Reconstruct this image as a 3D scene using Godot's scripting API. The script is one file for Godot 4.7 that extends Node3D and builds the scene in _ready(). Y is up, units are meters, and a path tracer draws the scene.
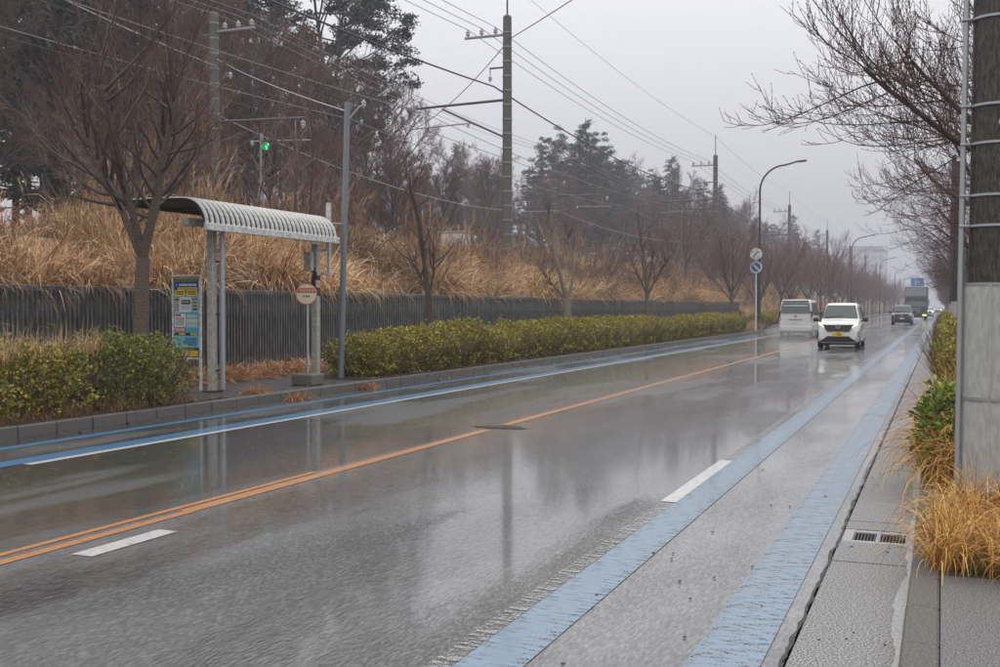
extends Node3D
# Wet suburban road beside a railway bank, in rain haze.  x is to the right of the kerb line, roads run towards -z; P() takes metres ahead.

var M := {}
var used := {}
var rng := RandomNumberGenerator.new()


func _ready() -> void:
	rng.seed = 11
	setup_view()
	make_materials()
	build_ground()
	build_markings()
	build_wall()
	build_kerbs()
	build_woods()
	build_bank()
	build_railway()
	build_street_trees()
	build_hedges()
	build_bus_stop()
	build_lamps_and_signs()
	build_right_side()
	build_vehicles()
	build_far()
	build_wires()
	build_litter()


func setup_view() -> void:
	var cam := Camera3D.new()
	cam.name = "camera"
	add_child(cam)
	cam.position = Vector3(0, 1.5, 0)
	cam.rotation_degrees = Vector3(-1.38, 21.89, 0)
	cam.fov = 33.74
	cam.near = 0.05
	cam.far = 3000.0
	cam.current = true
	var env := Environment.new()
	env.background_mode = Environment.BG_SKY
	var sm := ProceduralSkyMaterial.new()
	sm.sky_top_color = Color(1.27, 1.275, 1.295)
	sm.sky_horizon_color = Color(0.66, 0.66, 0.673)
	sm.sky_curve = 0.6
	sm.ground_horizon_color = Color(0.80, 0.80, 0.825)
	sm.ground_bottom_color = Color(0.30, 0.30, 0.30)
	sm.ground_curve = 0.02
	sm.sun_angle_max = 0.1
	var sky := Sky.new()
	sky.sky_material = sm
	env.sky = sky
	env.tonemap_mode = Environment.TONE_MAPPER_LINEAR
	env.tonemap_exposure = 1.28
	env.fog_enabled = true
	env.fog_density = 0.0012
	env.fog_light_color = Color(0.86, 0.87, 0.92)
	env.volumetric_fog_enabled = true
	env.volumetric_fog_density = 0.0
	env.sdfgi_enabled = true
	env.ssao_enabled = true
	env.ssil_enabled = true
	var we := WorldEnvironment.new()
	we.name = "environment"
	we.environment = env
	add_child(we)
	var sun := DirectionalLight3D.new()
	sun.name = "overcast_sun"
	add_child(sun)
	sun.light_energy = 0.45
	sun.light_angular_distance = 40.0
	sun.light_color = Color(1.0, 0.98, 0.95)
	sun.shadow_enabled = true
	sun.rotation_degrees = Vector3(-62, -30, 0)


# ------------------------------------------------------------------ helpers
func P(x: float, y: float, z: float) -> Vector3:
	return Vector3(x, y, -z)


class Mb:
	var v := PackedVector3Array()
	var n := PackedVector3Array()
	var c := PackedColorArray()
	var u := PackedVector2Array()
	var i := PackedInt32Array()
	var col := Color(1, 1, 1)

	func vert(p: Vector3, nn: Vector3, uv := Vector2.ZERO) -> int:
		v.append(p)
		n.append(nn)
		c.append(col)
		u.append(uv)
		return v.size() - 1

	# a, b, c counter-clockwise as seen from outside
	func tri(a: Vector3, b: Vector3, d: Vector3) -> void:
		var nn := (b - a).cross(d - a).normalized()
		var k := vert(a, nn)
		vert(b, nn)
		vert(d, nn)
		i.append_array([k, k + 2, k + 1])

	func quad(a: Vector3, b: Vector3, d: Vector3, e: Vector3, ua := Vector2(0, 1), ub := Vector2(1, 1), ud := Vector2(1, 0), ue := Vector2(0, 0)) -> void:
		var nn := (d - a).cross(e - b).normalized()
		var k := vert(a, nn, ua)
		vert(b, nn, ub)
		vert(d, nn, ud)
		vert(e, nn, ue)
		i.append_array([k, k + 2, k + 1, k, k + 3, k + 2])

	# box centred at o with half sizes h, edges chamfered by b
	func box(o: Vector3, s: Vector3, b := 0.0, t := Basis.IDENTITY) -> void:
		var h := s * 0.5
		if b <= 0.0:
			var p := []
			for k in 8:
				p.append(o + t * Vector3(h.x if k & 1 else -h.x, h.y if k & 2 else -h.y, h.z if k & 4 else -h.z))
			quad(p[4], p[5], p[7], p[6])
			quad(p[1], p[0], p[2], p[3])
			quad(p[5], p[1], p[3], p[7])
			quad(p[0], p[4], p[6], p[2])
			quad(p[6], p[7], p[3], p[2])
			quad(p[0], p[1], p[5], p[4])
			return
		b = minf(b, minf(h.x, minf(h.y, h.z)) * 0.9)
		var g := h - Vector3(b, b, b)
		# faces
		for ax in 3:
			for sg in [-1.0, 1.0]:
				var a1 := (ax + 1) % 3
				var a2 := (ax + 2) % 3
				var pts := []
				for q in [[-1, -1], [1, -1], [1, 1], [-1, 1]]:
					var w := Vector3.ZERO
					w[ax] = h[ax] * sg
					w[a1] = g[a1] * q[0]
					w[a2] = g[a2] * q[1]
					pts.append(o + t * w)
				if sg > 0:
					quad(pts[0], pts[1], pts[2], pts[3])
				else:
					quad(pts[3], pts[2], pts[1], pts[0])
		# edge chamfers
		for ax in 3:
			var a1 := (ax + 1) % 3
			var a2 := (ax + 2) % 3
			for s1 in [-1.0, 1.0]:
				for s2 in [-1.0, 1.0]:
					var pts := []
					for q in [[0, -1], [0, 1], [1, 1], [1, -1]]:
						var w := Vector3.ZERO
						w[ax] = g[ax] * q[1]
						w[a1] = (h[a1] if q[0] == 0 else g[a1]) * s1
						w[a2] = (g[a2] if q[0] == 0 else h[a2]) * s2
						pts.append(o + t * w)
					var mid: Vector3 = t * (Vector3.ZERO + _ax(a1) * s1 + _ax(a2) * s2)
					_oq(pts, mid)
		for sx in [-1.0, 1.0]:
			for sy in [-1.0, 1.0]:
				for sz in [-1.0, 1.0]:
					var a := o + t * Vector3(h.x * sx, g.y * sy, g.z * sz)
					var b2 := o + t * Vector3(g.x * sx, h.y * sy, g.z * sz)
					var d := o + t * Vector3(g.x * sx, g.y * sy, h.z * sz)
					if (b2 - a).cross(d - a).dot(t * Vector3(sx, sy, sz)) > 0:
						tri(a, b2, d)
					else:
						tri(a, d, b2)

	func _ax(k: int) -> Vector3:
		var w := Vector3.ZERO
		w[k] = 1.0
		return w

	func _oq(p: Array, out: Vector3) -> void:
		if (p[2] - p[0]).cross(p[3] - p[1]).dot(out) > 0:
			quad(p[0], p[1], p[2], p[3])
		else:
			quad(p[3], p[2], p[1], p[0])

	# smooth tube along points
	func tube(pts: Array, radii: Array, sides := 8, cap := true) -> void:
		var m := pts.size()
		if m < 2:
			return
		var d0: Vector3 = (pts[1] - pts[0]).normalized()
		var up := Vector3.UP if absf(d0.y) < 0.9 else Vector3.RIGHT
		var r := d0.cross(up).normalized()
		var first := v.size()
		for k in m:
			var d: Vector3 = (pts[mini(k + 1, m - 1)] - pts[maxi(k - 1, 0)])
			d = d.normalized()
			r = (r - d * r.dot(d)).normalized()
			var s := r.cross(d)
			for j in sides:
				var a := TAU * j / sides
				var nn := r * cos(a) + s * sin(a)
				v.append(pts[k] + nn * radii[k])
				n.append(nn)
				c.append(col)
				u.append(Vector2(float(j) / sides, float(k)))
		for k in m - 1:
			for j in sides:
				var a := first + k * sides + j
				var b := first + k * sides + (j + 1) % sides
				i.append_array([a, b, b + sides, a, b + sides, a + sides])
		if cap:
			for e in 2:
				var k: int = 0 if e == 0 else m - 1
				if radii[k] < 0.004:
					continue
				var nn: Vector3 = (pts[0] - pts[1]).normalized() if e == 0 else (pts[m - 1] - pts[m - 2]).normalized()
				var base := v.size()
				for j in sides:
					vert(v[first + k * sides + j], nn)
				for j in range(1, sides - 1):
					if e == 0:
						i.append_array([base, base + j + 1, base + j])
					else:
						i.append_array([base, base + j, base + j + 1])

	# profile of (radius, y), turned round the y axis at o
	func lathe(o: Vector3, prof: Array, sides := 12, t := Basis.IDENTITY) -> void:
		for k in prof.size() - 1:
			var p0: Vector2 = prof[k]
			var p1: Vector2 = prof[k + 1]
			var sl := Vector2(p1.y - p0.y, -(p1.x - p0.x)).normalized()
			var first := v.size()
			for j in sides:
				var a := TAU * j / sides
				var d := Vector3(cos(a), 0, sin(a))
				var nn := t * (d * sl.x + Vector3.UP * sl.y)
				vert(o + t * (d * p0.x + Vector3.UP * p0.y), nn)
				vert(o + t * (d * p1.x + Vector3.UP * p1.y), nn)
			for j in sides:
				var a := first + j * 2
				var b := first + ((j + 1) % sides) * 2
				i.append_array([a, b, b + 1, a, b + 1, a + 1])

	# polygon (x, y) in the plane of t, pushed along t.z by depth
	func prism(poly: Array, depth: float, o: Vector3, t := Basis.IDENTITY) -> void:
		var pk := PackedVector2Array(poly)
		if Geometry2D.is_polygon_clockwise(pk):
			pk.reverse()
		var tr := Geometry2D.triangulate_polygon(pk)
		for k in range(0, tr.size(), 3):
			var q := []
			for e in 3:
				q.append(pk[tr[k + e]])
			if (q[1] - q[0]).cross(q[2] - q[0]) < 0:
				var w = q[1]
				q[1] = q[2]
				q[2] = w
			var f := []
			for e in 3:
				f.append(o + t * Vector3(q[e].x, q[e].y, depth))
			tri(f[0], f[1], f[2])
			f = []
			for e in 3:
				f.append(o + t * Vector3(q[e].x, q[e].y, 0))
			tri(f[0], f[2], f[1])
		for k in pk.size():
			var a := pk[k]
			var b := pk[(k + 1) % pk.size()]
			quad(o + t * Vector3(a.x, a.y, 0), o + t * Vector3(b.x, b.y, 0), o + t * Vector3(b.x, b.y, depth), o + t * Vector3(a.x, a.y, depth))

	# smooth grid; f(i, j) gives points; rows x cols
	func grid(pts: Array, rows: int, cols: int, flip := false, uvs := []) -> void:
		var first := v.size()
		for r in rows:
			for k in cols:
				var px: Vector3 = pts[r * cols + mini(k + 1, cols - 1)] - pts[r * cols + maxi(k - 1, 0)]
				var py: Vector3 = pts[mini(r + 1, rows - 1) * cols + k] - pts[maxi(r - 1, 0) * cols + k]
				var nn := px.cross(py).normalized()
				vert(pts[r * cols + k], -nn if flip else nn, uvs[r * cols + k] if uvs.size() else Vector2.ZERO)
		for r in rows - 1:
			for k in cols - 1:
				var a := first + r * cols + k
				if flip:
					i.append_array([a, a + 1, a + cols + 1, a, a + cols + 1, a + cols])
				else:
					i.append_array([a, a + cols + 1, a + 1, a, a + cols, a + cols + 1])

	func mesh(mat: Material = null, colors := false, uvs := false) -> ArrayMesh:
		var arr := []
		arr.resize(Mesh.ARRAY_MAX)
		arr[Mesh.ARRAY_VERTEX] = v
		arr[Mesh.ARRAY_NORMAL] = n
		if colors:
			arr[Mesh.ARRAY_COLOR] = c
		if uvs:
			arr[Mesh.ARRAY_TEX_UV] = u
		arr[Mesh.ARRAY_INDEX] = i
		var m := ArrayMesh.new()
		m.add_surface_from_arrays(Mesh.PRIMITIVE_TRIANGLES, arr)
		if mat:
			m.surface_set_material(0, mat)
		return m


func numbered(called: String) -> String:
	if not used.has(called):
		used[called] = 0
		return called
	used[called] += 1
	return "%s_%03d" % [called, used[called]]


func tag(o: Node3D, label: String, category: String, group := "", kind := "") -> Node3D:
	if label:
		o.set_meta("label", label)
	if category:
		o.set_meta("category", category)
	if group:
		o.set_meta("group", group)
	if kind:
		o.set_meta("kind", kind)
	return o


func thing(called: String, label: String, category: String, at := Vector3.ZERO, group := "") -> Node3D:
	var o := Node3D.new()
	o.name = numbered(called)
	add_child(o)
	o.position = at
	return tag(o, label, category, group)


func part(called: String, m: Mesh, parent: Node3D = null, at := Vector3.ZERO) -> MeshInstance3D:
	var o := MeshInstance3D.new()
	o.mesh = m
	if parent == null:
		o.name = numbered(called)
		add_child(o)
	else:
		o.name = called
		parent.add_child(o, true)
	o.position = at
	return o


func solo(called: String, m: Mesh, label: String, category: String, group := "", at := Vector3.ZERO) -> MeshInstance3D:
	var o := part(called, m, null, at)
	tag(o, label, category, group)
	return o


func structure(called: String, m: Mesh, at := Vector3.ZERO) -> MeshInstance3D:
	var o := part(called, m, null, at)
	o.set_meta("kind", "structure")
	return o


func copy(o: Node3D, label := "") -> Node3D:
	var base := String(o.name)
	var cut := RegEx.create_from_string("_[0-9]{3}$").sub(base, "")
	var r := o.duplicate()
	r.name = numbered(cut)
	add_child(r)
	if label:
		r.set_meta("label", label)
	return r


func scatter(called: String, m: Mesh, places: Array, cols: Array, parent: Node3D = null) -> MultiMeshInstance3D:
	var mm := MultiMesh.new()
	mm.transform_format = MultiMesh.TRANSFORM_3D
	mm.use_colors = cols.size() > 0
	mm.mesh = m
	mm.instance_count = places.size()
	for k in places.size():
		mm.set_instance_transform(k, places[k])
		if cols.size():
			mm.set_instance_color(k, cols[k])
	var o := MultiMeshInstance3D.new()
	o.multimesh = mm
	if parent:
		o.name = called
		parent.add_child(o, true)
	else:
		o.name = numbered(called)
		add_child(o)
	o.set_meta("kind", "stuff")
	return o


func lin(r: float, g: float, b: float) -> Color:
	return Color(r, g, b).linear_to_srgb()


func mat(color: Color, rough := 0.8, metal := 0.0) -> StandardMaterial3D:
	var m := StandardMaterial3D.new()
	m.albedo_color = color.linear_to_srgb()
	m.roughness = rough
	m.metallic = metal
	return m


func noise(seed_: int, freq: float, oct := 4, kind := FastNoiseLite.TYPE_SIMPLEX_SMOOTH) -> FastNoiseLite:
	var f := FastNoiseLite.new()
	f.noise_type = kind
	f.seed = seed_
	f.frequency = freq
	f.fractal_type = FastNoiseLite.FRACTAL_FBM
	f.fractal_octaves = oct
	return f


func to_tex(im: Image) -> ImageTexture:
	im.generate_mipmaps()
	return ImageTexture.create_from_image(im)


# grey noise image remapped through a ramp: list of [position, linear colour]
func ramp_tex(f: FastNoiseLite, w: int, h: int, ramp: Array) -> ImageTexture:
	var im := f.get_seamless_image(w, h, false, false, 0.15, true)
	im.convert(Image.FORMAT_L8)
	var src := im.get_data()
	var lut := PackedByteArray()
	for k in 256:
		var t := k / 255.0
		var cc: Color = ramp[0][1]
		for e in ramp.size() - 1:
			if t >= ramp[e][0]:
				var q := clampf((t - ramp[e][0]) / maxf(1e-5, ramp[e + 1][0] - ramp[e][0]), 0, 1)
				cc = (ramp[e][1] as Color).lerp(ramp[e + 1][1], q)
		var s := cc.linear_to_srgb()
		lut.append_array([int(clampf(s.r, 0, 1) * 255), int(clampf(s.g, 0, 1) * 255), int(clampf(s.b, 0, 1) * 255)])
	var out := PackedByteArray()
	out.resize(src.size() * 3)
	for k in src.size():
		var e := src[k] * 3
		out[k * 3] = lut[e]
		out[k * 3 + 1] = lut[e + 1]
		out[k * 3 + 2] = lut[e + 2]
	return to_tex(Image.create_from_data(w, h, false, Image.FORMAT_RGB8, out))


func bump_tex(f: FastNoiseLite, w: int, h: int, strength: float) -> ImageTexture:
	var im := f.get_seamless_image(w, h, false, false, 0.15, true)
	im.convert(Image.FORMAT_RGBA8)
	im.bump_map_to_normal_map(strength)
	return to_tex(im)


func tri_map(m: StandardMaterial3D, scale: float, world := true) -> StandardMaterial3D:
	m.uv1_triplanar = true
	m.uv1_world_triplanar = world
	m.uv1_scale = Vector3(scale, scale, scale)
	return m


# ------------------------------------------------------------------ materials
func make_materials() -> void:
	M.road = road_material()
	M.gutter = concrete_mat(21, lin(0.05, 0.05, 0.052), lin(0.38, 0.375, 0.37), 1.3, 0.5, 1.8, 0.11)
	M.kerb = concrete_mat(22, lin(0.065, 0.061, 0.055), lin(0.175, 0.163, 0.145), 1.1, 0.5, 4.0, 0.12)
	M.fillet = concrete_mat(23, lin(0.27, 0.27, 0.275), lin(0.42, 0.42, 0.43), 1.7, 0.45, 2.0, 0.05)
	M.walk = concrete_mat(24, lin(0.022, 0.022, 0.024), lin(0.08, 0.078, 0.078), 1.2, 0.38, 5.0, 0.22)
	M.walk_right = concrete_mat(124, lin(0.025, 0.025, 0.027), lin(0.26, 0.255, 0.25), 1.4, 0.5, 2.5, 0.13)
	M.soil = concrete_mat(25, lin(0.035, 0.026, 0.018), lin(0.10, 0.075, 0.05), 0.7, 0.95, 4.0, 0.3)
	M.bank = concrete_mat(26, lin(0.10, 0.06, 0.03), lin(0.26, 0.16, 0.08), 0.6, 0.95, 6.0, 0.5)
	M.field = concrete_mat(27, lin(0.06, 0.05, 0.035), lin(0.14, 0.11, 0.07), 0.1, 0.95, 6.0, 0.5)
	M.wall = wall_material()
	M.crack = mat(Color(0.012, 0.012, 0.013), 0.5)
	M.orange = paint_mat(31, Color(0.58, 0.235, 0.055), 0.30, 0.25)
	M.blue = paint_mat(32, Color(0.14, 0.28, 0.43), 0.34, 0.54)
	M.blue_worn = paint_mat(132, Color(0.15, 0.30, 0.46), 0.36, 0.66)
	M.blue_left = paint_mat(33, Color(0.03, 0.17, 0.35), 0.26, 0.12)
	M.white_paint = paint_mat(34, Color(0.60, 0.60, 0.60), 0.30, 0.15)
	M.white_worn = paint_mat(134, Color(0.45, 0.45, 0.45), 0.57, 0.35)
	M.white_faint = paint_mat(135, Color(0.40, 0.39, 0.37), 0.52, 0.45)


func concrete_mat(sd: int, a: Color, b: Color, scale: float, rough: float, bump: float, freq: float) -> StandardMaterial3D:
	var m := StandardMaterial3D.new()
	var f := noise(sd, freq, 5)
	var la := a.srgb_to_linear()
	var lb := b.srgb_to_linear()
	m.albedo_texture = ramp_tex(f, 512, 512, [[0.30, la], [0.5, la.lerp(lb, 0.4)], [0.70, lb]])
	m.roughness = rough
	m.normal_enabled = true
	m.normal_texture = bump_tex(noise(sd + 500, freq * 1.5, 3), 512, 512, bump)
	return tri_map(m, scale)


# worn road paint: "worn" is how far the asphalt grain shows through, "miss" the share flaked off altogether
func paint_mat(sd: int, color: Color, miss: float, worn: float) -> StandardMaterial3D:
	var m := StandardMaterial3D.new()
	var w := 512
	var f := noise(sd, 0.22, 4)
	var f2 := noise(sd + 70, 0.018, 4)
	var d := PackedByteArray()
	d.resize(w * w * 4)
	var a := f.get_seamless_image(w, w, false, false, 0.2, true)
	var b := f2.get_seamless_image(w, w, false, false, 0.2, true)
	a.convert(Image.FORMAT_L8)
	b.convert(Image.FORMAT_L8)
	var da := a.get_data()
	var db := b.get_data()
	for y in w:
		for x in w:
			var k := y * w + x
			var g := da[k] / 255.0
			var s := db[((y * 3) % w) * w + x] / 255.0
			var t := g * 0.6 + s * 0.4
			var thin := clampf(worn * (1.5 - 1.2 * s) + (0.5 - g) * 0.8 * worn, 0.0, 1.0)
			var grit := 0.05 + 0.12 * g
			var cc := Color(lerpf(color.r, grit, thin), lerpf(color.g, grit, thin), lerpf(color.b, grit, thin)).linear_to_srgb()
			d[k * 4] = int(clampf(cc.r, 0, 1) * 255)
			d[k * 4 + 1] = int(clampf(cc.g, 0, 1) * 255)
			d[k * 4 + 2] = int(clampf(cc.b, 0, 1) * 255)
			d[k * 4 + 3] = int(clampf((t - miss) * 4.0 + 0.5, 0, 1) * 255)
	m.albedo_texture = to_tex(Image.create_from_data(w, w, false, Image.FORMAT_RGBA8, d))
	m.transparency = BaseMaterial3D.TRANSPARENCY_ALPHA_SCISSOR
	m.alpha_scissor_threshold = 0.5
	m.roughness = 0.42
	m.clearcoat_enabled = true
	m.clearcoat = 0.6
	m.clearcoat_roughness = 0.12
	m.cull_mode = BaseMaterial3D.CULL_DISABLED
	return m


func road_material() -> StandardMaterial3D:
	var w := 1024
	var h := 2048
	var wx := 9.2 / w
	var wz := 44.0 / h
	var n1 := noise(1, 0.55, 5)
	var n2 := noise(2, 0.16, 3)
	var n3 := noise(3, 0.9, 3)
	var gr := RandomNumberGenerator.new()
	gr.seed = 5
	var gd := PackedByteArray()
	gd.resize(1 << 20)
	for k in gd.size():
		gd[k] = gr.randi() & 255
	var alb := PackedByteArray()
	alb.resize(w * h * 3)
	var coat := PackedByteArray()
	coat.resize(w * h)
	var rgh := PackedByteArray()
	rgh.resize(w * h)
	var bmp := PackedByteArray()
	bmp.resize(w * h)
	var lut := PackedByteArray()
	for k in 512:
		lut.append(int(Color(k / 1023.0, 0, 0).linear_to_srgb().r * 255))
	for y in h:
		var z := y * wz
		var mixz := smoothstep(0.88, 1.0, float(y) / h)
		for x in w:
			var xx := x * wx - 9.8
			var k := y * w + x
			var g := gd[(k * 7 + y * 131) & 1048575] / 255.0
			# water lies in streaks along the road, broken by patches
			var s := n1.get_noise_2d(xx * 1.7, z * 0.26) + n2.get_noise_2d(xx * 1.3, z * 0.8) * 0.9
			if mixz > 0.0:
				s = lerpf(s, n1.get_noise_2d(xx * 1.7, (z - 44.0) * 0.26) + n2.get_noise_2d(xx * 1.3, (z - 44.0) * 0.8) * 0.9, mixz)
			var lane := xx + 3.55 if xx > -5.15 else xx + 6.65
			var track := exp(-pow((absf(lane) - 0.78) / 0.30, 2.0))
			var wet := 0.60 + s * 1.25 + track * 0.22
			if xx > -5.0 and xx < -2.2:
				wet -= 0.6 * exp(-pow((lane - 0.05) / 0.8, 2.0)) * smoothstep(8.0, 5.0, z)
			if xx > -5.0:
				wet += 0.18 * smoothstep(6.0, 9.0, z) + 0.55 * exp(-pow((xx + 2.5) / 0.55, 2.0)) * smoothstep(12.0, 8.0, z)
			var strip_ := xx > -1.88
			if xx < -5.3:
				wet += 0.18
			if strip_:
				wet = 0.55 + s * 0.35
			wet = smoothstep(0.1, 0.9, wet + 0.06)
			wet = clampf(wet + (g - 0.5) * 0.55, 0.0, 1.0)
			coat[k] = int((0.04 + 0.90 * wet) * 255)
			rgh[k] = int(clampf(0.66 - 0.36 * wet + (g - 0.5) * 0.2, 0.2, 0.95) * 255)
			bmp[k] = int(clampf(0.5 + (g - 0.5) * (1.0 - 0.55 * wet), 0, 1) * 255)
			var base := 0.026 + 0.12 * g * g + 0.045 * n3.get_noise_2d(xx * 0.9, z * 0.35)
			# left lane colour darkened: wet asphalt, plus the dark tree reflection painted in
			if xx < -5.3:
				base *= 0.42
			if strip_:
				base += 0.03 + 0.03 * n3.get_noise_2d(xx * 2.0, z * 0.6)
			var e := int(clampf(base * 1023.0, 0, 511))
			alb[k * 3] = lut[e]
			alb[k * 3 + 1] = lut[e]
			alb[k * 3 + 2] = lut[mini(e + 1, 511)]
	var m := StandardMaterial3D.new()
	m.albedo_texture = to_tex(Image.create_from_data(w, h, false, Image.FORMAT_RGB8, alb))
	m.roughness = 1.0
	m.roughness_texture = to_tex(Image.create_from_data(w, h, false, Image.FORMAT_L8, rgh))
	m.metallic_specular = 0.7
	m.normal_enabled = true
	var bi := Image.create_from_data(w, h, false, Image.FORMAT_L8, bmp)
	bi.convert(Image.FORMAT_RGBA8)
	bi.bump_map_to_normal_map(2.0)
	m.normal_texture = to_tex(bi)
	m.normal_scale = 0.4
	m.clearcoat_enabled = true
	m.clearcoat = 1.0
	m.clearcoat_roughness = 0.075
	m.clearcoat_texture = to_tex(Image.create_from_data(w, h, false, Image.FORMAT_L8, coat))
	return m


func wall_material() -> StandardMaterial3D:
	var m := StandardMaterial3D.new()
	var f := noise(41, 0.02, 5)
	m.albedo_texture = ramp_tex(f, 512, 512, [[0.28, Color(0.075, 0.074, 0.070)], [0.5, Color(0.125, 0.121, 0.115)], [0.74, Color(0.185, 0.178, 0.168)]])
	m.roughness = 0.6
	m.normal_enabled = true
	m.normal_texture = bump_tex(noise(42, 0.2, 3), 512, 512, 3.0)
	m = tri_map(m, 0.45)
	# run-off stains are taller than wide
	m.uv1_scale = Vector3(0.9, 0.16, 0.9)
	return m


# ------------------------------------------------------------------ ground
func bank_height(x: float, z: float) -> float:
	var d := -13.35 - x
	if d < 0.0:
		return 0.12
	var h := 1.62 + 1.35 * smoothstep(0.0, 4.2, d)
	h += 0.55 * smoothstep(14.0, 30.0, d) * 2.0
	h += 11.0 * smoothstep(20.0, 60.0, d) * smoothstep(95.0, 240.0, z)
	if z > 74.0:
		h = lerpf(h, h - 1.3 * (1.0 - smoothstep(0.0, 5.0, d)), smoothstep(74.0, 86.0, z))
	return h


func build_ground() -> void:
	# carriageway: one sheet, its texture laid out in metres
	var b := Mb.new()
	var zs := []
	var z := -14.0
	while z < 900.0:
		zs.append(z)
		z += 1.0 if z < 60.0 else (6.0 if z < 200.0 else 50.0)
	var xs := [-9.8, -8.0, -6.6, -5.15, -3.6, -2.0, -0.605]
	var pts := []
	var uvs := []
	for zz in zs:
		for x in xs:
			pts.append(P(x, 0.0, zz))
			uvs.append(Vector2((x + 9.8) / 9.2, zz / 44.0))
	b.grid(pts, zs.size(), xs.size(), false, uvs)
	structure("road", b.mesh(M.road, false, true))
	# right gutter in slabs with open joints
	var gut := thing("gutter", "", "")
	gut.set_meta("kind", "structure")
	var cuts := [-14.0, -8.0, -2.0, 2.2, 6.72, 8.02, 12.4, 17.0, 22.5, 28.0, 34.0, 40.0]
	z = 48.0
	while z < 300.0:
		cuts.append(z)
		z += 10.0
	for k in cuts.size() - 1:
		if k == 4:
			continue
		var s := Mb.new()
		slab(s, -0.592, -0.148, cuts[k] + 0.012, cuts[k + 1] - 0.012, -0.2, 0.006)
		part("slab", s.mesh(M.gutter), gut)
	# between 6.72 and 8.02 the inlet: slab halves round a frame with two gratings
	for q in [[6.72, 7.30], [7.72, 8.02]]:
		var s := Mb.new()
		slab(s, -0.592, -0.148, q[0] + 0.010, q[1] - 0.004, -0.2, 0.006)
		part("slab", s.mesh(M.gutter), gut)
	var bed := Mb.new()
	slab(bed, -0.606, -0.14, -14.0, 300.0, -0.3, -0.07)
	part("joint_bed", bed.mesh(M.crack), gut)
	var fr := thing("drain_inlet", "pale concrete drain inlet with two dark gratings set in the roadside gutter", "drain", P(-0.37, 0.0, 7.51))
	var fb := Mb.new()
	for q in [[-0.185, 0.07], [0.0, 0.03], [0.19, 0.05]]:
		fb.box(Vector3(q[0], -0.05, 0), Vector3(q[1], 0.115, 0.40), 0.006)
	for q in [-0.17, 0.17]:
		fb.box(Vector3(0.0, -0.051, q), Vector3(0.425, 0.113, 0.06), 0.006)
	part("frame", fb.mesh(M.fillet), fr)
	var steel := mat(Color(0.05, 0.045, 0.042), 0.45, 0.4)
	for q in [-0.083, 0.09]:
		var gb := Mb.new()
		for e in 7:
			gb.box(Vector3(q - 0.06 + e * 0.02, -0.012, 0), Vector3(0.008, 0.03, 0.275), 0.0)
		for e in 5:
			gb.box(Vector3(q, -0.014, -0.12 + e * 0.06), Vector3(0.132, 0.02, 0.007), 0.0)
		part("grating", gb.mesh(steel), fr)
	# ragged cement fillet along the kerb foot
	var fl := Mb.new()
	var zz := 1.0
	var nf := noise(5, 0.9, 3)
	var prev := 0.05
	while zz < 24.0:
		var nx := clampf(0.040 + nf.get_noise_1d(zz * 0.7) * 0.05 + nf.get_noise_1d(zz * 9.0 + 30.0) * 0.012, 0.010, 0.09)
		fl.quad(P(-0.150 - prev, 0.009, zz), P(-0.148, 0.014, zz), P(-0.148, 0.014, zz + 0.04), P(-0.150 - nx, 0.009, zz + 0.04))
		prev = nx
		zz += 0.04
	structure("cement_fillet", fl.mesh(M.fillet))
	# broken edge of the asphalt beside the gutter: an open crack of uneven width
	var cr := Mb.new()
	zz = 1.0
	while zz < 60.0:
		var w1 := 0.004 + 0.009 * (0.5 + nf.get_noise_1d(zz * 9.0))
		var w2 := 0.004 + 0.009 * (0.5 + nf.get_noise_1d((zz + 0.06) * 9.0))
		var o1 := nf.get_noise_1d(zz * 3.0 + 70.0) * 0.022
		var o2 := nf.get_noise_1d((zz + 0.06) * 3.0 + 70.0) * 0.022
		cr.quad(P(-0.608 + o1 - w1, 0.008, zz), P(-0.608 + o1 + w1, 0.008, zz), P(-0.608 + o2 + w2, 0.008, zz + 0.06), P(-0.608 + o2 - w2, 0.008, zz + 0.06))
		zz += 0.06
	structure("edge_crack", cr.mesh(M.crack))
	# pavements
	var wl := Mb.new()
	slab(wl, -13.22, -9.94, -14.0, 700.0, -0.2, 0.128)
	structure("pavement_left", wl.mesh(M.walk))
	var wr := Mb.new()
	slab(wr, 0.006, 3.2, -14.0, 700.0, -0.2, 0.115)
	structure("pavement_right", wr.mesh(M.walk_right))
	# planting strips
	for q in [["planting_bed_left", -11.55, -9.95, 18.25, 120.0], ["planting_bed_left", -11.7, -9.95, -6.0, 13.8], ["planting_bed_right", 0.02, 0.9, 6.1, 130.0]]:
		var s := Mb.new()
		slab(s, q[1], q[2], q[3], q[4], 0.0, 0.145 if q[1] < 0.0 else 0.118)
		structure(q[0], s.mesh(M.soil))
	# railway bank and the wooded rise behind it
	var t := Mb.new()
	pts = []
	var nb := noise(6, 0.11, 3)
	zs = []
	z = -20.0
	while z < 700.0:
		zs.append(z)
		z += 2.0 if z < 130.0 else 20.0
	xs = [-13.36, -13.8, -14.4, -15.0, -16.0, -17.0, -18.0, -20.0, -24.0, -28.0, -33.0, -40.0, -48.0, -58.0, -75.0, -110.0, -200.0]
	for q in zs:
		for x in xs:
			pts.append(P(x, bank_height(x, q) + nb.get_noise_2d(x * 2.0, q) * 0.15, q))
	t.grid(pts, zs.size(), xs.size(), true)
	structure("railway_bank", t.mesh(M.bank))
	# land on the other side and out to the horizon
	var g := Mb.new()
	slab(g, -1200.0, 900.0, -200.0, 1500.0, -0.6, -0.35)
	structure("ground", g.mesh(M.field))
	var gr := Mb.new()
	slab(gr, 3.21, 60.0, -14.0, 700.0, -0.34, 0.10)
	structure("verge", gr.mesh(M.field))


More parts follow.
